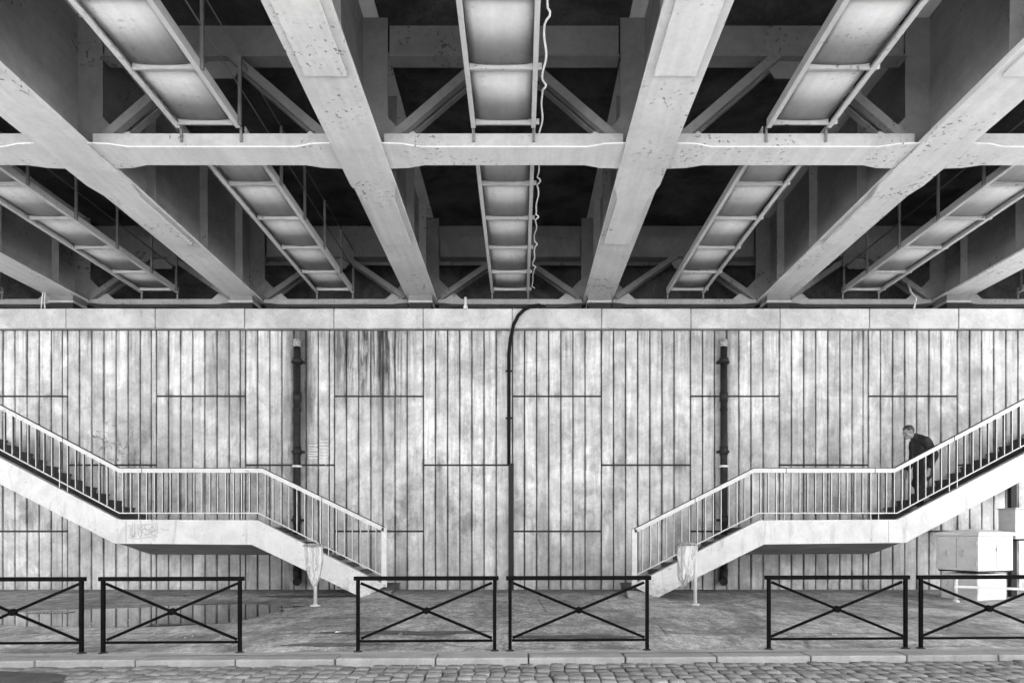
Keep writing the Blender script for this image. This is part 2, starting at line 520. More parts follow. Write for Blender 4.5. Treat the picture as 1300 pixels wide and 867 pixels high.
# the ones seen largest: inside the frame, nearest first
def seen(c):
    px = 660 + c[0] * F / c[1]; py = 678 + (EYE - c[2]) * F / c[1]
    return -8 < px < 1308 and py < 872
vis = sorted([c for c in cells if seen(c)], key=lambda c: c[1])
single = set(vis[:300])
rest = [c for c in cells if c not in single]
for c in vis[:300]:
    o = bpy.data.objects.new('cobblestone', sett_meshes[c[4]])
    o.location = (c[0], c[1], c[2]); o.rotation_euler = (random.uniform(-.03, .03), random.uniform(-.03, .03), c[3])
    link(o, road)
bm = bmesh.new()
for c in rest:
    n0 = len(bm.verts)
    bm.from_mesh(sett_meshes[c[4]])
    bm.verts.ensure_lookup_table()
    mt = Matrix.Translation((c[0], c[1], c[2])) @ Matrix.Rotation(c[3], 4, 'Z')
    for v in bm.verts[n0:]: v.co = mt @ v.co
for f in bm.faces: f.smooth = True
o = finish('cobblestones', bm, M_SETT, road)
o['kind'] = 'stuff'

# tar repair over the setts at the left
def blob(name, cx, cy, rx, ry, z, m, seed, n=40, amp=.22, parent=None, thick=0.0):
    pts = []
    for i in range(n):
        a = 2 * math.pi * i / n
        r = 1 + amp * noise.noise(Vector((math.cos(a) * 1.6 + seed, math.sin(a) * 1.6, seed * .37))) + amp * .35 * noise.noise(Vector((math.cos(a) * 6, math.sin(a) * 6 + seed, 1.2)))
        pts.append((cx + rx * r * math.cos(a), cy + ry * r * math.sin(a)))
    bm = bmesh.new()
    bm.faces.new([bm.verts.new((x, y, z)) for x, y in pts])
    if thick:
        r = bmesh.ops.inset_region(bm, faces=bm.faces[:], thickness=.05)
        bm.faces.ensure_lookup_table()
        big = max(bm.faces, key=lambda f: f.calc_area())
        for v in big.verts: v.co.z += thick
    return finish(name, bm, m, parent)
tag(blob('tar_patch', -5.1, 6.15, .95, .48, ROAD_Z - .012, M_TAR, 2.2, thick=.03), kind='structure')

# puddle: outline read on the ground plane
pts = []
outline = [(18, 778), (60, 774), (120, 773), (170, 771.5), (215, 768.5), (262, 767.8), (305, 767.0), (345, 768), (388, 769.5), (352, 772.5), (362, 776), (330, 780),
           (318, 785), (292, 790.5), (250, 793), (200, 795.5), (160, 796), (120, 796.5), (80, 795), (40, 795.5), (8, 793), (-30, 789), (-24, 783)]
ring = []
for i, (px, py) in enumerate(outline):
    qx, qy = outline[(i + 1) % len(outline)]
    for t in (0, .25, .5, .75):
        ax, ay = px + (qx - px) * t, py + (qy - py) * t
        Y = ground_y(ay)
        j = .10 * noise.noise(Vector((ax * .06, ay * .5, 3)))
        ring.append(((ax - 660) * Y / F + j, Y + j * .6))
bm = bmesh.new()
bm.faces.new([bm.verts.new((x, y, .004)) for x, y in ring])
tag(finish('puddle', bm, M_WATER), kind='structure')

# damp dark patches and worn patches on the pavement, seen as thin layers of tar
for i, (px, py, rx, ry) in enumerate([(520, 803, .95, .22), (735, 808, .80, .16), (395, 757, .9, .22), (430, 818, .55, .14)]):
    Y = ground_y(py)
    tag(blob('tar_patch', (px - 660) * Y / F, Y, rx, ry, .0045 + i * .0008, concrete('worn_tar_%d' % i, .085 + .012 * i, .5, 9, .6, .9, fine=70), 5.1 + i, amp=.5), kind='structure')

# grit, leaves and paper scraps lying on the pavement
random.seed(21)
M_GRIT = concrete('grit', .42, .5, 9)
bm = bmesh.new()
for i in range(900):
    band_y = random.choice((8.1, 8.4, 8.9, 9.3, 10.2, 12.0, 14.0, 15.6))
    x = random.uniform(-9, 9); y = band_y + random.gauss(0, .28)
    if y < kerb_y(x, K_BACK) + .25 or y > 15.9: continue
    s = random.choice((.006, .008, .010, .014)) * random.uniform(.7, 1.3)
    a = random.uniform(0, 6.28)
    c = [bm.verts.new((x + math.cos(a + t) * s * random.uniform(.7, 1.5), y + math.sin(a + t) * s * random.uniform(.7, 1.5), .004)) for t in (0, 1.57, 3.14, 4.71)]
    p = bm.verts.new((x, y, .004 + s * .8))
    for q in range(4): bm.faces.new((c[q], c[(q + 1) % 4], p))
tag(finish('pavement_grit', bm, M_GRIT), 'pale grit and crumbs scattered over the grey pavement', None, None, 'stuff')
M_PAPER = plain('scrap_paper', .7, .8)
scr = [(388, 797), (364, 808), (196, 799), (566, 823), (598, 780), (850, 801), (700, 822), (1060, 806), (430, 803), (930, 790)]
for i, (px, py) in enumerate(scr):
    Y = ground_y(py); X = (px - 660) * Y / F
    bm = bmesh.new()
    s = random.uniform(.02, .045)
    g = [[bm.verts.new((X + (u - 1) * s + random.uniform(-.006, .006), Y + (v - 1) * s * .8, .006 + random.uniform(0, .016))) for u in range(3)] for v in range(3)]
    for u in range(2):
        for v in range(2): bm.faces.new((g[v][u], g[v][u + 1], g[v + 1][u + 1], g[v + 1][u]))
    where = ['near the kerb left of the centre', 'beside the dark tar patch', 'at the front edge of the puddle', 'by the foot of the middle barrier', 'in mid pavement behind the third barrier',
             'behind the gap right of the fourth barrier', 'under the fourth barrier', 'behind the fifth barrier', 'on the dark tar patch', 'in front of the right staircase']
    tag(finish('paper_scrap', bm, M_PAPER), 'small pale paper scrap on the pavement ' + where[i], 'litter', 'paper scraps on the pavement')

# drain grate by the puddle
gY = ground_y(777.5)
gx0, gx1 = (40 - 660) * gY / F, (90 - 660) * gY / F
gr = empty('drain_grate', ((gx0 + gx1) / 2, gY, 0), 'dark slotted drain grate in the pavement left of the puddle', 'drain')
box('frame', gx0, gx1, gY - .15, gY + .15, -.03, .005, M_DARK, gr)
for i in range(11):
    xx = gx0 + (i + .5) * (gx1 - gx0) / 11
    box('grate_bar', xx - .014, xx + .014, gY - .13, gY + .13, .006, .016, plain('grate_iron', .3, .5) if i == 0 else bpy.data.materials['grate_iron'], gr)

# ------------------------------------------------------------------ abutment wall
WY = 16.08                       # face of the boards
SC = F / WY
PITCH, X0 = 2.098, -0.176
wall = empty('abutment_wall', (0, WY, 0), 'tall pale concrete abutment wall of grooved panels with a coping under the bridge', 'wall')
box('core', -24, 24, WY + .045, WY + 2.2, -.5, 6.13, M_GROOVE, wall)
box('bearing_shelf', -24, 24, WY + .03, WY + 2.2, 6.132, 6.585, M_COPING, wall)
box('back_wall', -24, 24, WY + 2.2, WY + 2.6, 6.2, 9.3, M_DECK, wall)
Z_B, Z1, Z2, Z3, ZT = -.03, 1.37, 2.93, 4.55, 6.112
board_cache = {}
def board_mesh(wd, h):
    key = (round(wd, 3), round(h, 3))
    if key in board_cache: return board_cache[key]
    bm = bmesh.new()
    c = .010
    # plan outline with chamfered arrises, swept upwards; origin at the foot, on the face
    pl = [(-wd / 2, .045), (-wd / 2, c), (-wd / 2 + c, 0), (wd / 2 - c, 0), (wd / 2, c), (wd / 2, .045)]
    a = [bm.verts.new((x, y, 0)) for x, y in pl]
    a2 = [bm.verts.new((x, max(y, .045) if False else y, h)) for x, y in pl]
    for i in range(5): bm.faces.new((a[i], a[i + 1], a2[i + 1], a2[i]))
    bm.faces.new(a[::-1]); bm.faces.new(a2)
    bmesh.ops.recalc_face_normals(bm, faces=bm.faces[:])
    me = bpy.data.meshes.new('board'); bm.to_mesh(me); bm.free()
    me.materials.append(M_WALL)
    board_cache[key] = me
    return me
random.seed(5)
GR = .025
for k in range(-8, 8):
    xl = X0 + PITCH * k
    even = (k % 2 == 0)
    cuts = [Z_B, Z1, Z3, ZT] if even else [Z_B, Z2, ZT]
    strip = k in (-6, -5, -4, -3, 3, 5)
    widths = [.2856] * 6 + ([.262, .122] if strip else [.384])
    for a, b in zip(cuts, cuts[1:]):
        pn = empty('panel', (0, 0, 0), parent=wall)
        pn.location = (xl, 0, 0)
        x = 0.0
        dy = random.uniform(-.006, .004)
        for wd in widths:
            o = bpy.data.objects.new('board', board_mesh(wd - GR, b - a - .046))
            o.location = (x + wd / 2, dy + random.uniform(-.004, .004), a + .023)
            link(o, pn)
            x += wd
# coping stones
for k in range(-8, 8):
    xl = X0 + PITCH * k
    bm = bmesh.new()
    d = random.uniform(-.006, .006)
    add_box(bm, xl + .006, xl + PITCH - .006, WY - .055 + d, WY + .40, 6.136, 6.60, .012)
    finish('coping_stone', bm, M_COPING, wall)

# ------------------------------------------------------------------ bridge
HB = 5.77 + EYE                  # underside of the girders
BX = [-15.488, -11.132, -6.776, -2.42, 1.936, 6.292, 10.648, 15.004]
Y_NEAR, Y_END = 1.6, 17.25
bridge = empty('road_bridge', (0, 10, HB), 'grey steel girder bridge overhead with cross bracing and a dark deck', 'bridge')
WEB_T = 9.22
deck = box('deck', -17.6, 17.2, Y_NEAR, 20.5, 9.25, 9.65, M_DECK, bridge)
FW = .36                         # half width of the bottom flange
def chamfer_plate(bm, pts, z0, z1):
    a = [bm.verts.new((x, y, z0)) for x, y in pts]
    b = [bm.verts.new((x, y, z1)) for x, y in pts]
    bm.faces.new(a[::-1]); bm.faces.new(b)
    n = len(pts)
    for i in range(n): bm.faces.new((a[i], a[(i + 1) % n], b[(i + 1) % n], b[i]))
for gx in BX:
    g = empty('girder', (gx, 0, 0), parent=bridge)
    g.location = Vector((gx, 0, HB)) - Vector(bridge.location)
    def P(n, bm, m=M_STEEL):
        me_o = finish(n, bm, m)
        me_o.data.transform(Matrix.Translation(-Vector((gx, 0, HB))))
        me_o.parent = g
        return me_o
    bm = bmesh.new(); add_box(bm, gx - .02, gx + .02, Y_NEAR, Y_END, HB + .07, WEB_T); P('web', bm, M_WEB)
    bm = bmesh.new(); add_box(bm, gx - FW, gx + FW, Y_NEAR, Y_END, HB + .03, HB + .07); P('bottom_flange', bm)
    # lower plate: full width near the cross frame, tapering and ending short of the wall
    n = FW - .105
    bm = bmesh.new()
    w2 = FW + .012
    chamfer_plate(bm, [(gx - w2, Y_NEAR), (gx + w2, Y_NEAR), (gx + w2, 11.25), (gx + n, 11.75), (gx + n, 13.55), (gx - n, 13.55), (gx - n, 11.75), (gx - w2, 11.25)], HB - .025, HB + .0298)
    P('flange_plate', bm)
    bm = bmesh.new()
    n2 = FW - .10
    chamfer_plate(bm, [(gx - n2, Y_NEAR), (gx + n2, Y_NEAR), (gx + n2, 8.52), (gx - n2, 8.52)], HB - .055, HB - .0252)
    P('cover_plate', bm)
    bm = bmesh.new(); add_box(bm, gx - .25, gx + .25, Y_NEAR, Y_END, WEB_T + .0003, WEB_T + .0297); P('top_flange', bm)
    for yy in (4.2, 6.4, 8.5, 12.35, 14.4, 16.2):
        for s in (-1, 1):
            bm = bmesh.new(); add_box(bm, min(gx + s * .0203, gx + s * .19), max(gx + s * .0203, gx + s * .19), yy - .01, yy + .01, HB + .0703, WEB_T - .001); P('stiffener', bm, M_WEB)
    for s in (-1, 1):            # wide bracing plate at the cross frames
        for yy in (10.44, 17.05):
            bm = bmesh.new()
            e = gx + s * .40
            add_prism_y(bm, [(gx + s * .0203, HB + .0703), (gx + s * .34, HB + .0703), (gx + s * .62, HB + .30), (gx + s * .62, HB + .38), (e, HB + .60), (e, WEB_T - .03), (gx + s * .0203, WEB_T - .03)], yy - .012, yy + .012)
            P('bracing_plate', bm, M_STEEL_D)
    # bearing: pale sole plate on a dark block
    bm = bmesh.new(); add_box(bm, gx - .30, gx + .30, 16.55, 17.1, HB - .15, HB - .096, .006); P('sole_plate', bm, M_CHORD)
    bm = bmesh.new(); add_box(bm, gx - .26, gx + .26, 16.60, 17.05, 6.605, HB - .1505); P('bearing', bm, M_DARK)
    bm = bmesh.new(); add_box(bm, gx - .28, gx + .28, 16.56, 17.1, HB - .0955, HB - .0055 + .034); P('bearing_packing', bm, M_STEEL_D)

def frame(x0, x1, yn, yf, z0, ztop, th, gus, mt=None):
    """one cross frame between two girders"""
    fr = empty('cross_frame', (0, 0, 0), parent=bridge)
    c = Vector(((x0 + x1) / 2, (yn + yf) / 2, z0))
    fr.location = c - Vector(bridge.location)
    def P(n, bm, m=M_STEEL):
        o = finish(n, bm, m); o.data.transform(Matrix.Translation(-c)); o.parent = fr; return o
    a, b = x0 + FW + .014, x1 - FW - .014
    ym = (yn + yf) / 2
    hw = (yf - yn) / 2
    # bottom plate with flared ends
    bm = bmesh.new()
    e = gus
    fl = hw + .10
    chamfer_plate(bm, [(a, ym - fl), (a + e * .55, ym - fl + .02), (a + e, ym - hw), (b - e, ym - hw), (b - e * .55, ym - fl + .02), (b, ym - fl),
                       (b, ym + fl), (b - e * .55, ym + fl - .02), (b - e, ym + hw), (a + e, ym + hw), (a + e * .55, ym + fl - .02), (a, ym + fl)], z0, z0 + .018)
    P('chord_plate', bm, mt or M_STEEL)
    bm = bmesh.new(); add_box(bm, a + .02, b - .02, ym - hw + .012, ym - hw + .03, z0 + .0182, z0 + th); P('chord_web', bm, mt or M_CHORD)
    bm = bmesh.new(); add_box(bm, a + .02, b - .02, ym + hw - .03, ym + hw - .012, z0 + .0182, z0 + th); P('chord_web', bm, mt or M_CHORD)
    # raised gusset at each end of the web
    # top chord
    bm = bmesh.new()
    add_box(bm, x0 + .43, x1 - .43, ym - .01, ym + .01, ztop - .52, ztop)
    add_box(bm, x0 + .43, x1 - .43, ym - .13, ym + .13, ztop - .545, ztop - .5203)
    P('top_chord', bm, M_STEEL_D)
    # two diagonals of paired angles rising to the middle of the top chord
    cx = (x0 + x1) / 2
    for s, xa in ((1, a), (-1, b)):
        A = Vector((xa + s * .10, ym, z0 + .12)); B = Vector((cx - s * .18, ym, ztop - .56))
        bm = bmesh.new()
        d = (B - A).normalized(); nrm = Vector((-d.z, 0, d.x)) * s
        for off in (-.10, .10):
            add_bar(bm, A + Vector((0, off, 0)), B + Vector((0, off, 0)), .016, .12, Vector((0, 1, 0)))
            o2 = Vector((0, off + (.055 if off > 0 else -.055), 0))
            add_bar(bm, A + o2 + nrm * .06, B + o2 + nrm * .06, .12, .014, Vector((0, 1, 0)))
        P('diagonal', bm, M_STEEL_D)
        bm = bmesh.new()
        g0, g1 = (xa, xa + s * .62)
        add_prism_y(bm, [(g0, z0 + .0183), (g1, z0 + .0183), (g1, z0 + th + .0), (g0 + s * .42, z0 + th + .17), (g0, z0 + th + .05)], ym - .012, ym + .012)
        P('gusset', bm, mt or M_CHORD)
    bm = bmesh.new()
    add_prism_y(bm, [(cx - .40, ztop - .546), (cx + .40, ztop - .546), (cx + .22, ztop - .80), (cx - .22, ztop - .80)], ym - .012, ym + .012)
    P('gusset', bm, M_STEEL_D)
for x0, x1 in zip(BX, BX[1:]):
    frame(x0, x1, 10.18, 10.68, HB + .001, 9.06, .21, .55)
    box('bay_light_blocker', x0 + .03, x1 - .03, Y_NEAR + .02, Y_NEAR + .05, HB + .075, 9.24, M_STEEL_D, bridge)  # unseen plate added to keep sky light out of the bays
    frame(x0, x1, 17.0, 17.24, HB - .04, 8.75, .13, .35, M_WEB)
    box('end_girder', x0 + .03, x1 - .03, 17.5, 17.56, 8.2, 9.2, M_STEEL_D, bridge)

# ------------------------------------------------------------------ inspection walkways between the girders
ZS = HB + .216
BAYS = [(a + b) / 2 for a, b in zip(BX, BX[1:])]
names = {-2: 'inspection walkway in the outermost bay at the left edge of the bridge',
         }
wlab = ['long grey tray walkway hung at the far left under the bridge', 'grey tray walkway with railing posts in the second bay from the left', 'grey tray walkway with railing posts just left of the middle bay',
        'grey tray walkway in the middle bay with a white cable along it', 'grey tray walkway just right of the middle bay without posts', 'grey tray walkway with thin handrail in the second bay from the right', 'long grey tray walkway hung at the far right under the bridge']
bars1 = [2.9, 4.07, 5.24, 6.41, 7.62, 8.80, 9.98]
bars2 = [10.42, 11.72, 13.0, 14.33, 15.66, 16.78]
for i, cx in enumerate(BAYS):
    wk = empty('inspection_walkway', (cx, 10, ZS), wlab[i], 'walkway', 'inspection walkways hung between the girders')
    hw = .475
    for y0, y1, bars in ((2.6, 10.06, bars1), (10.24, 16.95, bars2)):
        for s in (-1, 1):
            bm = bmesh.new()
            xo, xi = cx + s * hw, cx + s * (hw - .065)
            add_box(bm, min(xo, xi), max(xo, xi), y0, y1, ZS, ZS + .010)
            xo2 = cx + s * (hw - .009)
            add_box(bm, min(xo, xo2), max(xo, xo2), y0, y1, ZS + .0102, ZS + .13)
            xi2 = cx + s * (hw - .056)
            add_box(bm, min(xi, xi2), max(xi, xi2), y0, y1, ZS + .0102, ZS + .03)
            finish('side_rail', bm, M_TRAY, wk)
        for a, b in zip(bars, bars[1:]):     # one folded tray per field
            bm = bmesh.new()
            xs = [cx - hw + .0665 + t * (2 * hw - .133) for t in (0, .12, .3, .5, .7, .88, 1)]
            zs = [.085, .068, .060, .057, .060, .068, .085]
            lo = [bm.verts.new((x, a + .014, ZS + z)) for x, z in zip(xs, zs)]
            hi = [bm.verts.new((x, b - .014, ZS + z)) for x, z in zip(xs, zs)]
            for q in range(6):
                f = bm.faces.new((lo[q], lo[q + 1], hi[q + 1], hi[q])); f.smooth = True
            o = finish('tray', bm, M_TRAY, wk)
            md = o.modifiers.new('thickness', 'SOLIDIFY'); md.thickness = .006; md.offset = 1
        for yy in bars:
            bm = bmesh.new()
            add_box(bm, cx - hw + .0665, cx + hw - .0665, yy - .016, yy + .012, ZS + .004, ZS + .014)
            add_box(bm, cx - hw + .0665, cx + hw - .0665, yy + .0122, yy + .022, ZS + .004, ZS + .11)
            finish('crossbar', bm, M_CHORD, wk)
    for s in (-1, 1):                         # clips over the chord
        for yy, z0 in ((10.165, ZS - .15), (16.96, ZS - .16)):
            bm = bmesh.new(); add_box(bm, cx + s * (hw - .03) - .018, cx + s * (hw - .03) + .018, yy - .02, yy + .006, z0, ZS + .07, .004)
            finish('hanger_clip', bm, M_STEEL_D, wk)
        if i in (4, 5, 3) and s == 1:
            for yy in bars1[1:] + bars2[1:]:
                bm = bmesh.new(); add_box(bm, cx + hw + .001, cx + hw + .05, yy - .02, yy + .02, ZS + .01, ZS + .08, .004)
                finish('bracket', bm, M_TRAY, wk)
    if i in (0, 1, 2, 5, 6):
        s = 1 if i < 3 else -1
        xp = cx + s * (hw + .025)
        hgt = 1.02
        ys = [yy for yy in bars1 + bars2[1:]]
        for yy in ys:
            bm = bmesh.new()
            add_box(bm, xp - .022, xp + .022, yy - .02, yy + .02, ZS + .0, ZS + hgt)
            finish('rail_post', bm, M_STEEL_D, wk)
        for zz in (.55, 1.0):
            tube('guard_wire', [(xp, ys[0], ZS + zz), (xp, ys[-1], ZS + zz)], .011, M_STEEL_D, wk, 6)
# white cable looping along the middle walkway
cx = BAYS[3] + .475 + .075
pts = []
y = 5.3
random.seed(9)
while y < 16.7:
    k = (y - 5.3) % 1.25
    sag = .055 * math.sin(min(k / .22, 1) * math.pi) if k < .22 else .012 * math.sin(y * 9)
    pts.append((cx + sag + .012 * math.sin(y * 5.3), y, ZS + .03 - .02 * math.sin(y * 3.1)))
    y += .06
tag(tube('cable', pts, .014, M_CAP, None, 6), 'thin white cable looping along the side of the middle walkway', 'cable')

# bulkhead lamp and stray wires under the bridge end
lx, lz = at(591, 390, 16.5)
lp = empty('bulkhead_lamp', (lx, 16.5, lz), 'small pale round bulkhead lamp above the coping left of the cable', 'lamp')
lathe('housing', [(.001, lz - .06), (.04, lz - .055), (.06, lz - .01), (.05, lz + .03), (.03, lz + .05), (.03, HB - .045)], lx, 16.5, M_CAP, lp, 12)
wx, wz = at(52, 386, 16.3)
tag(tube('stray_wire', [(wx, 16.3, 6.62), (wx + .02, 16.3, 6.9), (wx - .03, 16.45, 7.3), (wx - .2, 16.6, 7.9)], .012, M_CAP, None, 6), 'pale stray wire standing on the coping near the left edge', 'wire')
tag(tube('stray_wire', [(wx + .14, 16.25, 6.62), (wx + .08, 16.3, 6.85), (wx + .04, 16.4, 7.2), (wx + .1, 16.6, 7.8)], .010, M_CAP, None, 6), 'bent pale wire crossing beside the straighter one at the far left', 'wire')
wx, wz = at(1160, 386, 16.4)
tag(tube('conduit', [(wx - .06, 16.3, 6.66), (wx, 16.35, 6.80), (wx + .12, 16.5, 7.0), (wx + .17, 16.8, 7.25), (wx + .18, 17.0, 7.6)], .022, M_CAP, None, 8), 'short pale bent conduit rising from the coping at the right', 'conduit')

# ------------------------------------------------------------------ pipes on the wall
def downpipe(px, label, flip):
    X = at(px, 0, 15.94)[0]
    Yp = WY - .13
    top = at(0, 433, Yp)[1]
    p = empty('downpipe', (X, Yp, 0), label, 'pipe', 'downpipes on the abutment wall')
    tube('shaft', [(X, Yp, .45), (X, Yp, top - .13)], .078, M_PIPE, p, 14)
    tube('socket', [(X, Yp, top - .135), (X, Yp, top + .03)], .088, M_SOCK, p, 14)
    for py, hh, rr in ((458, .05, .11), (504, .11, .094), (520, .03, .09), (572, .10, .094), (592, .025, .112), (660, .1, .094), (708, .08, .1)):
        z = at(0, py, Yp)[1]
        tube('collar', [(X, Yp, z - hh), (X, Yp, z + hh)], rr, M_CAP if py == 592 else M_PIPE, p, 14)
    for py in (459, 573, 660):
        z = at(0, py, Yp)[1]
        box('clamp', X - .14, X + .14, Yp + .02, WY + .01, z - .03, z + .03, M_DARK, p)
    tube('elbow', [(X, Yp, .50), (X, Yp, .36), (X + .02 * flip, Yp - .04, .27), (X + .05 * flip, Yp - .12, .22), (X + .06 * flip, Yp - .2, .2)], .095, M_PIPE, p, 14)
downpipe(377, 'dark downpipe on the heavily stained wall behind the left staircase', 1)
downpipe(919, 'dark downpipe on the cleaner wall behind the right staircase', -1)

# black conduit in the middle, arching over the coping
cX = at(647.5, 0, WY - .05)[0]
cc = empty('power_cable', (cX, WY, 0), 'black cable running up the middle of the wall and arching over the coping', 'cable')
zz = lambda py: at(0, py, WY - .1)[1]
xx = lambda px: at(px, 0, WY - .1)[0]
arc = [(646, 590), (646, 520), (646, 450), (648, 430), (652, 413), (658, 401), (665, 394), (674, 389.5), (684, 388), (694, 389), (702, 392), (707, 394)]
pts = []
for i, (px, py) in enumerate(arc):
    yb = WY - .07 - (.06 if i > 3 else 0)
    if i > 8: yb += .20 * (i - 8)
    pts.append((xx(px), yb, zz(py)))
tube('cable_run', pts, .041, M_RUBBER, cc, 10)
box('guard_channel', cX - .035, cX + .085, WY - .11, WY + .005, .0, zz(588), M_DARK, cc, .008)
for py in (470, 530):
    box('cable_clip', xx(646) - .08, xx(646) + .08, WY - .03, WY + .005, zz(py) - .02, zz(py) + .02, M_DARK, cc)

# ------------------------------------------------------------------ staircases
SY = 14.07
def staircase(label, top, bot, rail, step_up, step_dn, up_dir, seam, posts_px):
    """top/bot: outline of the white cheek; rail: centre line of the handrail; all lists run from the upper end to the foot"""
    c = lambda p: at(p[0], p[1], SY)
    T = [c(p) for p in top]; B = [c(p) for p in bot]; H = [c(p) for p in rail]
    st = empty('staircase', (T[1][0], SY, 0), label, 'staircase', 'white concrete staircases against the abutment wall')
    # cheek (white parapet beam along the front), a shallow drip edge on top
    pts = T + B[::-1]
    bm = bmesh.new(); add_prism_y(bm, pts, SY, SY + .16)
    es = [e for e in bm.edges if abs(e.verts[0].co.y - SY) < 1e-5 and abs(e.verts[1].co.y - SY) < 1e-5]
    bmesh.ops.bevel(bm, geom=es, offset=.012, segments=2, affect='EDGES', profile=.5)
    finish('cheek', bm, M_STAIR, st)
    # slab behind: its soffit drops towards the wall
    bm = bmesh.new()
    n = len(B)
    drop = .28
    Bb = [(x, z - drop) for x, z in B]
    Bb[1] = (Bb[1][0] - up_dir * .0, Bb[1][1])
    Tt = [(B[i][0], B[i][1] + .30) for i in range(n)]
    f0 = [bm.verts.new((x, SY + .1602, z + .004)) for x, z in B]; b0 = [bm.verts.new((x + (up_dir * .33 if i < 2 else up_dir * .05), WY - .006, max(z, .02))) for i, (x, z) in enumerate(Bb)]
    f1 = [bm.verts.new((x, SY + .1602, z)) for x, z in Tt]; b1 = [bm.verts.new((x, WY - .006, z)) for x, z in Tt]
    for i in range(n - 1):
        bm.faces.new((f0[i], f0[i + 1], b0[i + 1], b0[i])); bm.faces.new((f1[i], b1[i], b1[i + 1], f1[i + 1]))
        bm.faces.new((f0[i], f1[i], f1[i + 1], f0[i + 1])); bm.faces.new((b0[i], b0[i + 1], b1[i + 1], b1[i]))
    bm.faces.new((f0[0], b0[0], b1[0], f1[0])); bm.faces.new((f0[-1], f1[-1], b1[-1], b0[-1]))
    finish('slab', bm, M_SOFFIT, st)
    zl = T[1][1] - .14
    xu = at(step_up, 0, SY)[0]; xd = at(step_dn, 0, SY)[0]
    ya, yb = SY + .1605, WY - .008
    # landing
    box('landing', min(xu, xd), max(xu, xd), ya, yb, zl - .22, zl, M_STEP, st)
    # upper flight
    su = abs((T[0][1] - T[1][1]) / (T[0][0] - T[1][0]))
    tread = .30
    k = 0
    x = xu
    while (x - T[0][0]) * up_dir < 0:
        zt = zl + (k + 1) * tread * su
        x2 = x + up_dir * tread
        bm = bmesh.new()
        add_box(bm, min(x, x2), max(x, x2), ya, yb, zt - tread * su - .05, zt - .04)
        add_box(bm, min(x - up_dir * .025, x2), max(x - up_dir * .025, x2), ya, yb, zt - .0398, zt)
        finish('step', bm, M_STEP, st)
        x = x2; k += 1
    # lower flight
    x = xd
    sd_ = abs((T[2][1] - T[3][1]) / (T[2][0] - T[3][0]))
    tr = .28
    rise = zl / 9.0
    tr = rise / sd_
    for k in range(1, 9):
        zt = zl - k * rise
        x2 = x - up_dir * tr
        bm = bmesh.new()
        add_box(bm, min(x, x2), max(x, x2), ya, yb, max(zt - .30, 0.0), zt - .04)
        add_box(bm, min(x, x2 - up_dir * .025), max(x, x2 - up_dir * .025), ya, yb, zt - .0398, zt)
        finish('step', bm, M_STEP, st)
        x = x2
    # mortar haunching where the cheek runs into the pavement
    bm = bmesh.new()
    fx = T[-1][0]; ux = B[-1][0]
    g = 9
    rows = []
    for j in range(5):
        row = []
        for i in range(g):
            u = i / (g - 1); v = j / 4
            X = ux - .06 * up_dir * -1 + (fx - up_dir * .16 - ux) * u
            zz_ = .12 * math.sin(min(u * 1.5, 1) * math.pi / 2) * (1 - v) ** .8 + .012 * noise.noise(Vector((X * 7, v * 6, 2)))
            Yv = SY + .05 - v * (.25 + .12 * u + .06 * noise.noise(Vector((X * 3, 1, 4))))
            row.append(bm.verts.new((X, Yv, zz_ * (1 - v) if j < 4 else -.004)))
        rows.append(row)
    back = [bm.verts.new((v.co.x, SY + .30, v.co.z)) for v in rows[0]]
    rows.insert(0, back)
    for a, b in zip(rows, rows[1:]):
        for i in range(g - 1): bm.faces.new((a[i], a[i + 1], b[i + 1], b[i]))
    finish('foot_pad', bm, M_PAD, st, True)
    # railing: flat white handrail with a thin dark strip on top, thin lower rail, flat bar balusters
    rl = empty('railing', (0, 0, 0), parent=st)
    rl.location = (0, 0, 0)
    ry = SY + .06
    def poly(name, P, w_, d_, m, dz=0.0, yoff=0.0):
        bm = bmesh.new()
        up = [(x, z + dz + w_ / 2) for x, z in P]; lo = [(x, z + dz - w_ / 2) for x, z in P]
        add_prism_y(bm, up + lo[::-1], ry - d_ / 2 + yoff, ry + d_ / 2 + yoff)
        return finish(name, bm, m, rl)
    poly('handrail', H, .088, .06, M_WHITE)
    poly('top_strip', H, .016, .05, M_DARK, .0525, .01)
    def on(P, x):
        for (x0, z0), (x1, z1) in zip(P, P[1:]):
            if min(x0, x1) - 1e-6 <= x <= max(x0, x1) + 1e-6:
                return z0 + (z1 - z0) * (x - x0) / (x1 - x0)
        return P[-1][1]
    L = [(T[0][0], T[0][1] + .165), (T[1][0] + up_dir * -.0, T[1][1] + .145), (T[2][0], T[2][1] + .145), (H[-1][0], on(T, H[-1][0]) + .165)]
    poly('lower_rail', L, .022, .05, M_WHITE)
    x_start, x_end = H[0][0], H[-1][0]
    nb = int(abs(x_end - x_start) / .163)
    posts = [at(p, 0, SY)[0] for p in posts_px]
    for i in range(1, nb + 1):
        x = x_end + (x_start - x_end) * (i / (nb + .3))
        zt = on(H, x) - .03
        isp = any(abs(x - p) < .0816 for p in posts)
        zb = on(T, x) - .10 if isp else on(L, x)
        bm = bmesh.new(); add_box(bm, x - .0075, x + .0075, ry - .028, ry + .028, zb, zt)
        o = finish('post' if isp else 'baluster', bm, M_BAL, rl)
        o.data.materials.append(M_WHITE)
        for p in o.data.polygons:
            if p.normal.y < -.9: p.material_index = 1  # front face painted white for glare, shaded sides stay dark
    xe = H[-1][0]
    bm = bmesh.new(); add_box(bm, xe - .055, xe + .055, ry - .03, ry + .03, on(T, xe) - .06, H[-1][1] + .04, .004)
    finish('newel', bm, M_WHITE, rl)
    # section joints in the handrail
    for p in posts[::2]:
        z = on(H, p)
        box('rail_joint', p - .006, p + .006, ry - .0335, ry + .03, z - .05, z + .05, M_DARK, rl)
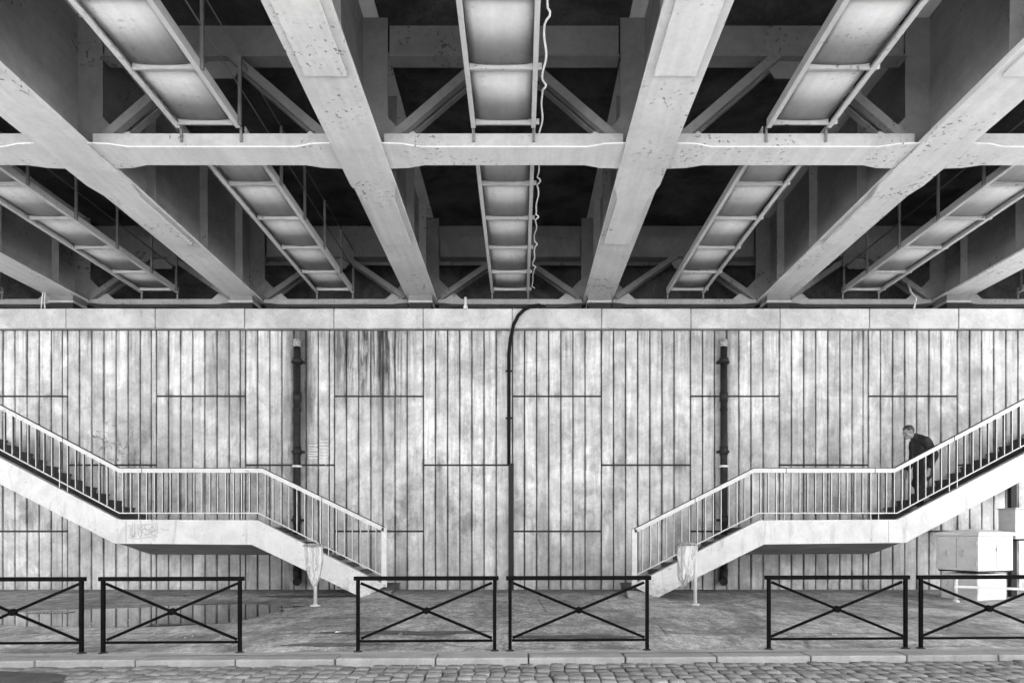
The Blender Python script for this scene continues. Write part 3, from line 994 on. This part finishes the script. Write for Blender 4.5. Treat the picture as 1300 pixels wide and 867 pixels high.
    # casting seams in the cheek
    for sx in seam:
        X = at(sx, 0, SY)[0]
        zt, zb = on(T, X), on(B, X)
        box('seam', X - .006, X + .006, SY - .0025, SY + .01, zb + .01, zt - .01, M_SOFFIT, st)
    return st, zl, xu, su
slope = .527
left, zlL, xuL, suL = staircase('white concrete staircase at the left at the left with a scrawled tag on its landing',
    [(-90, 660 - 240 * slope), (150, 660), (327, 660), (490, 743)], [(-90, 690 - 235 * .519), (145, 690), (320, 690.5), (461, 759.5)],
    [(-90, 597 - 240 * .531), (150, 597), (332, 597), (487, 672)], 138, 329, -1, [160], [78, 88, 179, 189, 292, 302, 408, 418])
right, zlR, xuR, suR = staircase('white concrete staircase at the right at the right with a man walking down it',
    [(1400, 660 - 260 * slope), (1140, 660), (964, 660), (802, 743)], [(1400, 689.5 - 250 * .535), (1150, 689), (970, 690), (833, 759.5)],
    [(1400, 597 - 263 * .531), (1137, 597), (958, 597), (806, 674)], 1152, 962, 1, [1128], [1213, 1203, 1112, 1102, 999, 989, 883, 873])
# the cheek's lower edge must reach the ground past the point where it dives in
for xa, xb in (((461 - 660) * SY / F, (490 - 660) * SY / F), ((802 - 660) * SY / F, (833 - 660) * SY / F)):
    pass

# scrawled tag on the left landing
M_INK = plain('grey_ink', .42, .7)
def scribble(name, strokes, Y, m, parent, r=.011):
    bm = bmesh.new()
    for s in strokes:
        P = []
        for i in range(len(s) - 1):
            for t in range(4):
                u = t / 4
                p0 = s[max(i - 1, 0)]; p1 = s[i]; p2 = s[i + 1]; p3 = s[min(i + 2, len(s) - 1)]
                q = [.5 * (2 * p1[a] + (p2[a] - p0[a]) * u + (2 * p0[a] - 5 * p1[a] + 4 * p2[a] - p3[a]) * u * u + (3 * p1[a] - p0[a] - 3 * p2[a] + p3[a]) * u ** 3) for a in (0, 1)]
                P.append(q)
        P.append(list(s[-1]))
        W = [Vector((*[at(a, b, Y)[0]], Y, at(a, b, Y)[1])) for a, b in P]
        for a, b in zip(W, W[1:]):
            if (b - a).length < 1e-4: continue
            d = (b - a).normalized(); n = Vector((-d.z, 0, d.x)) * r
            a2, b2 = a - d * r * .5, b + d * r * .5
            bm.faces.new([bm.verts.new(p) for p in (a2 + n, b2 + n, b2 - n, a2 - n)])
    return finish(name, bm, m, parent)
tagS = [[(164, 666), (166, 672), (165, 678), (169, 681), (172, 676)], [(168, 664), (168, 679), (173, 680)], [(171, 664), (171, 678)], [(175, 665), (176, 679), (180, 680), (178, 672)],
        [(184, 665), (177, 671), (186, 679)], [(180, 673), (184, 671), (187, 675)], [(193, 666), (186, 665), (184, 670), (190, 673), (188, 678), (184, 679)], [(193, 668), (196, 672), (192, 675), (190, 671), (194, 668)],
        [(199, 672), (191, 677), (199, 680)], [(163, 682), (175, 683.5), (190, 681.5), (200, 681)], [(204, 671), (209, 672.5), (215, 672)], [(200, 665), (200, 678)]]
scribble('graffiti', tagS, SY - .003, M_INK, left, .0075)
# faint scrawls on the wall boards
M_FAINT = plain('faint_ink', .36, .8)
random.seed(14)
st2 = []
for i in range(26):
    x, y = random.gauss(150, 16), random.gauss(556, 13)
    st2.append([(x + random.uniform(-6, 6) * k * .5, y + random.uniform(-5, 5)) for k in range(4)])
st2 += [[(157, 531), (155, 534), (158, 536), (163, 534), (168, 531)], [(163, 545), (167, 544), (168, 548), (164, 550)], [(176, 547), (181, 549), (186, 546)], [(200, 555), (204, 559), (206, 554), (210, 558)], [(212, 556), (215, 559)]]
scribble('graffiti', st2, WY - .014, M_FAINT, wall, .007)
st3 = [[(392, 565 + i * 3.2), (403, 565.5 + i * 3.2 + random.uniform(-1, 1))] for i in range(6)] + [[(406, 560 + i * 4), (416, 560 + i * 4)] for i in range(7)] + [[(411, 575), (413, 580), (411, 585), (414, 590)]]
scribble('graffiti', st3, WY - .014, plain('chalk', .8, .8), wall, .008)

# ------------------------------------------------------------------ litter bag stands
def bag_material():
    k = NT('clear_bag_plastic')
    k.color(k.ramp(k.noise(1.0, 5, .7, k.mapping((22, 22, 3)), .6), .36, .62, .40, .84)); k.rough(.25)
    k.b.inputs['Transmission Weight'].default_value = .12
    k.b.inputs['IOR'].default_value = 1.3
    k.bump(k.noise(1.0, 4, .6, k.mapping((26, 26, 5)), .8), 1.0, .05)
    return k.m
M_BAG = bag_material()
M_POST = plain('pale_post', .52, .45)
def bin_stand(px, py, pole_dx, ring_py, label, bulge, lean_x):
    Y = ground_y(py)
    X = (px - 660) * Y / F
    zr = at(0, ring_py, Y)[1]
    b = empty('litter_bag_stand', (X, Y, 0), label, 'litter bin', 'litter bag stands in front of the staircases')
    xp = X + pole_dx
    tube('post', [(xp, Y + .02, 0), (xp, Y + .02, zr - .02)], .033, M_POST, b, 10)
    lathe('base_plate', [(.09, 0.002), (.09, .02), (.05, .03), (.034, .05)], xp, Y + .02, M_POST, b, 12)
    # hoop and lid
    bm = bmesh.new()
    add_tube(bm, [(X + .185 * math.cos(a * math.pi / 12), Y + .185 * math.sin(a * math.pi / 12), zr) for a in range(25)], .013, 8, False)
    finish('hoop', bm, M_SOCK, b)
    lathe('lid', [(.172, zr + .018), (.172, zr + .03), (.10, zr + .042), (.001, zr + .045)], X, Y, M_SOCK, b, 18)
    bm = bmesh.new(); add_bar(bm, (X + .165, Y, zr), (xp, Y + .02, zr), .03, .02); finish('bracket', bm, M_SOCK, b)
    prof = [(.166, zr - .01), (.158, zr - .15), (.146, zr - .32), (.120 * bulge, zr - .48), (.085 * bulge, zr - .62), (.045 * bulge, zr - .71), (.018, zr - .745)]
    bm = bmesh.new()
    n = 36; rings = []
    sd = px * .37
    m_ = 14
    for q in range(m_):
        t = q / (m_ - 1)
        zq = prof[0][1] + (prof[-1][1] - prof[0][1]) * t
        r0 = .178
        for (ra, za), (rb, zb_) in zip(prof, prof[1:]):
            if zb_ <= zq <= za: r0 = ra + (rb - ra) * (za - zq) / (za - zb_); break
        ring = []
        for a_ in range(n):
            th = 6.28318 * a_ / n
            fold = .09 * math.sin(7 * th + sd + 2.2 * t) + .08 * math.sin(11 * th + 1.7 * sd - 3 * t) + .30 * noise.noise(Vector((math.cos(th) * 2.2, math.sin(th) * 2.2, t * 3.5 + sd)))
            r = r0 * (1 + fold * min(1, t * 3 + .15))
            lean = lean_x * t
            ring.append(bm.verts.new((X + lean + r * math.cos(th), Y + r * math.sin(th) * .8, zq + .02 * t * math.sin(3 * th + sd))))
        rings.append(ring)
    for a_, b_ in zip(rings, rings[1:]):
        for q in range(n):
            f = bm.faces.new((a_[q], a_[(q + 1) % n], b_[(q + 1) % n], b_[q])); f.smooth = True
    bm.faces.new(rings[-1])
    finish('bag', bm, M_BAG, b)
bin_stand(398.5, 769.5, .02, 692.5, 'white litter bag on a post in front of the left staircase', .95, .01)
bin_stand(871.5, 768, .165, 691, 'white litter bag on a post in front of the right staircase', 1.3, -.03)

# ------------------------------------------------------------------ crossed street barriers along the kerb
BY = 7.61
def bx(px):                                   # foot position on the askew line
    t = (px - 660) / F
    return t * BY / (1 - KY * t)
def make_barrier(px0, px1, label):
    x0, x1 = bx(px0), bx(px1)
    y0, y1 = kerb_y(x0, BY), kerb_y(x1, BY)
    b = empty('street_barrier', ((x0 + x1) / 2, (y0 + y1) / 2, 0), label, 'barrier', 'black crossed street barriers along the kerb')
    A = lambda x, z: Vector((x, kerb_y(x, BY), z))
    H = .835
    for x in (x0, x1):
        bar('post', A(x, -.02), A(x, H - .046), .038, .038, M_BLACK, b, Vector((0, 1, 0)), .003)
        lathe('foot_collar', [(.05, .001), (.05, .008), (.03, .016)], x, kerb_y(x, BY), M_DARK, b, 10)
    bar('top_rail', A(x0 - .045, H - .023), A(x1 + .045, H - .023), .046, .045, M_BLACK, b, Vector((0, 1, 0)), .004)
    bar('bottom_rail', A(x0 + .022, .118), A(x1 - .022, .118), .026, .026, M_BLACK, b, Vector((0, 1, 0)))
    off = Vector((0, .0, 0))
    bar('brace', A(x0 + .03, H - .075), A(x1 - .03, .145), .030, .012, M_BLACK, b)
    p0, p1 = A(x0 + .03, .145), A(x1 - .03, H - .075)
    p0.y += .0135; p1.y += .0135
    bar('brace', p0, p1, .030, .012, M_BLACK, b)
    c = A((x0 + x1) / 2, (H + .07) / 2)
    tube('boss', [c + Vector((0, -.022, 0)), c + Vector((0, .036, 0))], .038, M_BLACK, b, 8)
    return b
for p0, p1, lab in ((-73, 103.5, 'black crossed barrier cut off by the left edge, beside the drain grate'),
                    (131, 304.5, 'black crossed barrier standing in front of the puddle'),
                    (454.5, 628, 'black crossed barrier at the foot of the left staircase'),
                    (647.5, 821.5, 'black crossed barrier in the middle below the black cable, reaching to the right staircase foot'),
                    (976, 1149.5, 'black crossed barrier under the landing of the right staircase'),
                    (1169, 1343, 'black crossed barrier in front of the white box, cut off by the right edge')):
    make_barrier(p0, p1, lab)

# ------------------------------------------------------------------ white cabinet on its base, right
M_BOX = painted_steel('white_box_paint', .70, .10, .5, .35)
M_BOXD = plain('grey_box_side', .50, .6, 0, .08, 3)
Yn = 13.3
xn, _ = at(1242, 0, Yn)
ang = R(47)
cab = empty('cabinet', (xn, Yn + .5, 0), 'white box cabinet with low pitched lid raised on a base, rotated cornerwise by the wall', 'cabinet')
v = Vector((math.cos(R(20)), math.sin(R(20)), 0)); u = Vector((-math.sin(R(20)), math.cos(R(20)), 0))
near = Vector((xn, Yn, 0))
La, Lb = .90, .98
zb, zt = at(0, 725, Yn)[1], at(0, 680, Yn)[1]
def slab(name, o, la, lb, z0, z1, m, inset=0.0, bevel=.012, ridge=0.0):
    bm = bmesh.new()
    p = [o + u * inset + v * inset, o + u * (la - inset) + v * inset, o + u * (la - inset) + v * (lb - inset), o + u * inset + v * (lb - inset)]
    a = [bm.verts.new((q.x, q.y, z0)) for q in p]; b = [bm.verts.new((q.x, q.y, z1)) for q in p]
    bm.faces.new(a[::-1])
    for i in range(4): bm.faces.new((a[i], a[(i + 1) % 4], b[(i + 1) % 4], b[i]))
    if ridge:
        c = sum((Vector(q) for q in p), Vector()) / 4
        t = bm.verts.new((c.x, c.y, z1 + ridge))
        for i in range(4): bm.faces.new((b[i], b[(i + 1) % 4], t))
    else: bm.faces.new(b)
    if bevel: bmesh.ops.bevel(bm, geom=bm.edges[:], offset=bevel, segments=2, affect='EDGES', profile=.5)
    return finish(name, bm, m, cab)
slab('body', near, La, Lb, zb, zt, M_BOX)
slab('lid', near - u * .03 - v * .03, La + .06, Lb + .06, zt + .001, zt + .07, M_BOX, 0, .012, .08)
slab('undertray', near, La, Lb, zb - .03, zb - .001, M_DARK, .03, 0)
for t0, t1, axis in ((.5, .5, 0), (.52, .52, 1)):
    c = near + (u * La * t0 - v * .002 if axis == 0 else v * Lb * t0 - u * .002)
    bm = bmesh.new(); add_bar(bm, c + Vector((0, 0, zb + .04)), c + Vector((0, 0, zt - .04)), .008, .006, v if axis == 0 else u)
    finish('door_seam', bm, M_SOCK, cab)
for t in (.04, .96):
    for h in (.2, .8):
        c = near + u * La * t - v * .010 + Vector((0, 0, zb + (zt - zb) * h))
        bm = bmesh.new(); add_bar(bm, c - Vector((0, 0, .04)), c + Vector((0, 0, .04)), .03, .02, v)
        finish('hinge', bm, M_POST, cab)
bm = bmesh.new()
slab('base', near + u * .05 + v * .05, La - .12, Lb - .16, -.02, zb - .061, M_BOX, 0, .02)
q = near + u * .0
fx, fz = at(1213, 0, 13.1)
tube('support_leg', [(fx, 13.1, .05), (fx, 13.1, zb - .06)], .038, M_POST, cab, 10)
lathe('leg_foot', [(.07, .0), (.07, .02), (.04, .05)], fx, 13.1, M_POST, cab, 12)
bar('tie_bar', (fx - .05, 13.08, at(0, 744, 13.1)[1]), (at(1310, 0, 13.2)[0], 13.2, at(0, 748, 13.2)[1]), .045, .045, M_POST, cab)
m1 = near + u * .55; m2 = near + v * .42
for q, nrm, wd in ((near + u * .30 - v * .001, v, .06), (near + u * .64 - v * .001, v, .05)):
    bm = bmesh.new(); c = q - v * .012 + Vector((0, 0, (zb + zt) / 2))
    add_bar(bm, c - Vector((0, 0, .07)), c + Vector((0, 0, .07)), .04, .03, v)
    finish('handle', bm, M_POST, cab)
bm = bmesh.new(); c = near + v * .5 - u * .012 + Vector((0, 0, zb + (zt - zb) * .62)); add_bar(bm, c - Vector((0, 0, .035)), c + Vector((0, 0, .035)), .03, .03, u); finish('lock', bm, M_POST, cab)

# second box on a dark post at the very edge
Yb = 13.9
x0, z1 = at(1289, 646, Yb); x1, z0 = at(1336, 684, Yb)
eb = empty('junction_box', ((x0 + x1) / 2, Yb, 0), 'white box mounted on a dark post, cut off by the right edge', 'box')
bm = bmesh.new()
add_box(bm, x0, x1, Yb, Yb + .50, z0, z1, .010); finish('housing', bm, M_BOX, eb)
box('bottom_plate', x0 + .05, x1, Yb - .004, Yb + .48, z0 - .035, z0 - .001, M_DARK, eb)
box('hood', x0 - .015, x1 + .02, Yb - .03, Yb + .5, z1 + .001, z1 + .03, M_POST, eb)
box('post', x0 + .12, x0 + .24, Yb + .28, Yb + .40, -.02, at(0, 612, Yb)[1], M_DARK, eb)

# ------------------------------------------------------------------ the man on the right staircase
def skin(name, verts, edges, radii, m, parent, more=None):
    """overlapping rounded pieces along a skeleton; remesh() then makes them one surface"""
    bb = Balls()
    rr = [r if isinstance(r, tuple) else (r, r) for r in radii]
    for a, b in edges:
        A, B = Vector(verts[a]), Vector(verts[b])
        rm = min(min(rr[a]), min(rr[b]))
        n = max(2, int((B - A).length / (rm * .6)) + 1)
        for i in range(n + 1):
            t = i / n
            rx = rr[a][0] + (rr[b][0] - rr[a][0]) * t; ry = rr[a][1] + (rr[b][1] - rr[a][1]) * t
            bb.add(A.lerp(B, t), (rx, ry, min(rx, ry)), None, 12)
    if more: more(bb)
    return link(bpy.data.objects.new(name, bb.mesh(name, m)), parent)
M_SKIN = plain('skin', .25, .5, 0, .06, 14)
M_HAIR = plain('dark_hair', .04, .7, 0, .3, 40)
M_COAT = plain('dark_jacket_cloth', .020, .75, 0, .35, 7)
M_TROU = plain('black_trousers', .012, .8, 0, .3, 9)
M_SHOE = plain('worn_shoes', .12, .6)
PY = 14.62
kstep = 3
px_ = at(1158, 0, PY)[0]
# tread he stands on
kk = int((px_ - xuR) / .30)
zf = zlR + (kk + 1) * .30 * suR
man = empty('person', (px_ + .05, PY, zf), 'man in a dark jacket and dark trousers walking down the right staircase with head bowed', 'person')
# local frame: +x is behind him (he walks towards -x), y positive = his far side, z up from the front foot's tread
rise_u = .30 * suR
def remesh(o, vox, rel=4, folds=0.0, fs=9.0, seed=0.0):
    """one continuous surface out of overlapping pieces, relaxed; folds adds cloth relief"""
    md = o.modifiers.new('r', 'REMESH'); md.mode = 'VOXEL'; md.voxel_size = vox; md.use_smooth_shade = True
    sm = o.modifiers.new('s', 'SMOOTH'); sm.factor = .5; sm.iterations = rel
    dg = bpy.context.evaluated_depsgraph_get(); dg.update()
    me = bpy.data.meshes.new_from_object(o.evaluated_get(dg))
    o.modifiers.clear()
    m = o.data.materials[0]
    o.data = me
    me.materials.clear(); me.materials.append(m)
    if folds:
        ns = [v.normal.copy() for v in me.vertices]
        for v, n in zip(me.vertices, ns):
            c = v.co
            f = noise.noise(Vector((c.x * fs + seed, c.y * fs, c.z * fs * .6 + c.x * 4)))
            v.co = c + n * folds * (1 - 2 * abs(f))
    for p in me.polygons: p.use_smooth = True
    return o

def _unit(seg):
    vs, fs = [(0, 0, 1)], []
    rg = seg // 2
    for i in range(1, rg):
        for k in range(seg):
            a, b = math.pi * i / rg, 2 * math.pi * k / seg
            vs.append((math.sin(a) * math.cos(b), math.sin(a) * math.sin(b), math.cos(a)))
    vs.append((0, 0, -1))
    L = len(vs) - 1
    for k in range(seg):
        k2 = (k + 1) % seg
        fs.append((0, 1 + k, 1 + k2))
        for i in range(rg - 2):
            o = 1 + i * seg
            fs.append((o + k, o + seg + k, o + seg + k2, o + k2))
        o = 1 + (rg - 2) * seg
        fs.append((o + k, L, o + k2))
    return vs, fs
UNIT = {n: _unit(n) for n in (10, 12, 20)}
class Balls:
    def __init__(s): s.v, s.f = [], []
    def add(s, c, r, rot=None, seg=20):
        n = len(s.v)
        vs, fs = UNIT[seg]
        for x, y, z in vs:
            p = Vector((x * r[0], y * r[1], z * r[2]))
            if rot is not None: p = rot @ p
            s.v.append((p.x + c[0], p.y + c[1], p.z + c[2]))
        s.f += [tuple(q + n for q in f) for f in fs]
    def mesh(s, name, m):
        me = bpy.data.meshes.new(name); me.from_pydata(s.v, [], s.f); me.materials.append(m)
        for p in me.polygons: p.use_smooth = True
        return me
def ball(bb, c, r, rot=None, seg=20): bb.add(c, r, rot, seg)

HEAD_C = Vector((-.115, 0, 1.525))
HEAD_R = Matrix.Rotation(R(-24), 3, 'Y')
def hp(x, y, z): return HEAD_C + HEAD_R @ Vector((x, y, z))
def head_into(bm):
    for c, r in (((.012, 0, .028), (.098, .078, .092)), ((-.022, 0, -.028), (.072, .062, .098)), ((-.070, 0, -.100), (.027, .030, .024)),
                 ((-.100, 0, -.022), (.024, .014, .024)), ((-.092, 0, -.002), (.014, .009, .030)), ((-.080, 0, .026), (.018, .050, .013)),
                 ((-.088, 0, -.062), (.012, .026, .008)), ((-.086, 0, -.074), (.012, .023, .008)),
                 ((-.055, .040, -.030), (.030, .022, .030)), ((-.055, -.040, -.030), (.030, .022, .030)),
                 ((.012, .080, -.012), (.020, .010, .032)), ((.012, -.080, -.012), (.020, .010, .032))):
        ball(bm, hp(*c), r, HEAD_R)

def body():
    V, E, Rr = [], [], []
    def a(p, r, par=None):
        V.append(p); Rr.append(r)
        if par is not None: E.append((par, len(V) - 1))
        return len(V) - 1
    pel = a((.13, 0, .86), (.115, .155))
    w_ = a((.14, 0, 1.00), (.105, .150), pel)
    ch = a((.12, 0, 1.20), (.120, .170), w_)
    sh = a((.08, 0, 1.345), (.085, .150), ch)
    nk = a((-.01, 0, 1.43), (.056, .056), sh)
    a((-.085, 0, 1.475), (.056, .056), nk)
    fh = a((.11, -.09, .80), (.085, .085), pel)
    fk = a((.03, -.095, .45), (.060, .060), fh)
    fa = a((.04, -.095, .09), (.040, .042), fk)
    a((-.11, -.10, .045), (.040, .032), fa)
    rh = a((.15, .09, .80), (.085, .085), pel)
    rk = a((.10, .095, .53), (.060, .060), rh)
    ra = a((.34, .095, .30), (.040, .042), rk)
    a((.25, .10, .20), (.040, .032), ra)
    for s in (-1, 1):
        s1 = a((.09, s * .19, 1.335), (.062, .062), sh)
        el = a((.20 if s < 0 else .12, s * .255, 1.06), (.046, .046), s1)
        wr = a((.14 if s < 0 else .0, s * .25, .83), (.032, .032), el)
        pm = a((.115 if s < 0 else -.03, s * .25, .755), (.036, .020), wr)
        for q, (dx, dz, r) in enumerate(((-.034, -.075, .010), (-.013, -.09, .0105), (.010, -.088, .0105), (.031, -.072, .0095))):
            p = V[pm]
            f1 = a((p[0] + dx * .85, s * .25, p[2] - .045), (r, r), pm)
            a((p[0] + dx - .012, s * .247, p[2] + dz - .01), (r * .85, r * .85), f1)
        p = V[wr]
        t1 = a((p[0] - .045, s * .235, p[2] - .05), (.011, .011), wr)
        a((p[0] - .055, s * .232, p[2] - .085), (.010, .010), t1)
    return V, E, Rr
V, E, Rr = body()
body_obj = skin('body', V, E, Rr, M_SKIN, man, head_into)
remesh(body_obj, .0075, 2)
def part(name, spec, m, sub=2, folds=.010, fs=9.0):
    V, E, Rr = [], [], []
    for p, r, par in spec:
        V.append(p); Rr.append(r)
        if par is not None: E.append((par, len(V) - 1))
    o = skin(name, V, E, Rr, m, man)
    return remesh(o, .014, 3, folds, fs, len(V) * 1.7)
# jacket: hem to collar, sleeves
part('jacket', [((.160, 0, .74), (.155, .195), None), ((.155, 0, .86), (.150, .185), 0), ((.14, 0, 1.0), (.140, .180), 1), ((.14, 0, 1.14), (.148, .195), 2), ((.12, 0, 1.27), (.135, .200), 3), ((.08, 0, 1.37), (.095, .150), 4), ((.02, 0, 1.42), (.080, .085), 5),
                ((.10, -.20, 1.325), .082, 5), ((.215, -.265, 1.06), .068, 7), ((.15, -.262, .86), .055, 8),
                ((.10, .20, 1.325), .082, 5), ((.13, .265, 1.06), .068, 10), ((.01, .262, .86), .055, 11)], M_COAT, 2, .014, 8.0)
part('trousers', [((.13, 0, .84), (.125, .165), None), ((.115, -.09, .74), .105, 0), ((.03, -.095, .45), .078, 1), ((.045, -.095, .10), .064, 2),
                  ((.15, .09, .74), .105, 0), ((.09, .095, .54), .080, 4), ((.32, .095, .33), .064, 5)], M_TROU, 2, .012, 10.0)
for n_, a_, t_ in (('shoe', (.06, -.097, .055), (-.13, -.10, .040)), ('shoe', (.37, .097, .27), (.22, .10, .175))):
    m_ = tuple((a_[i] + t_[i]) / 2 for i in range(3))
    part(n_, [(a_, (.050, .045), None), (m_, (.052, .042), 0), (t_, (.045, .034), 1)], M_SHOE, 2, 0)
# short dark hair over the crown and the back of the head
bm = bmesh.new()
bm.from_mesh(body_obj.data)
bm.normal_update()
INV = HEAD_R.inverted()
def hairy(c):
    q = INV @ (Vector(c) - HEAD_C)
    if abs(q.y) > .083 or q.length > .16: return False
    return q.z > .062 + .25 * min(0, q.x + .02) * -1 * (q.x < -.02) or (q.x > -.035 and q.z > .028) or (q.x > .042 and q.z > -.055)
bmesh.ops.delete(bm, geom=[f for f in bm.faces if not hairy(f.calc_center_median())], context='FACES')
bm.normal_update()
for v_ in bm.verts: v_.co += v_.normal * (.004 + .004 * noise.noise(v_.co * 60))
ex = bmesh.ops.extrude_face_region(bm, geom=bm.faces[:])
for v_ in [e for e in ex['geom'] if isinstance(e, bmesh.types.BMVert)]: v_.co += v_.normal * .006
me = bpy.data.meshes.new('hair'); bm.to_mesh(me); bm.free(); me.materials.append(M_HAIR)
for p in me.polygons: p.use_smooth = True
link(bpy.data.objects.new('hair', me), man)
for s in (-1, 1):
    bb = Balls(); bb.add(hp(-.0845, s * .030, .002), (.010, .012, .007), HEAD_R, 10)
    link(bpy.data.objects.new('eye', bb.mesh('eye', M_DARK)), man)
    bb = Balls(); bb.add(hp(-.0955, s * .034, .026), (.006, .022, .005), HEAD_R, 10)
    link(bpy.data.objects.new('eyebrow', bb.mesh('eyebrow', M_HAIR)), man)
man.scale = (1.13, 1.13, 1.13)
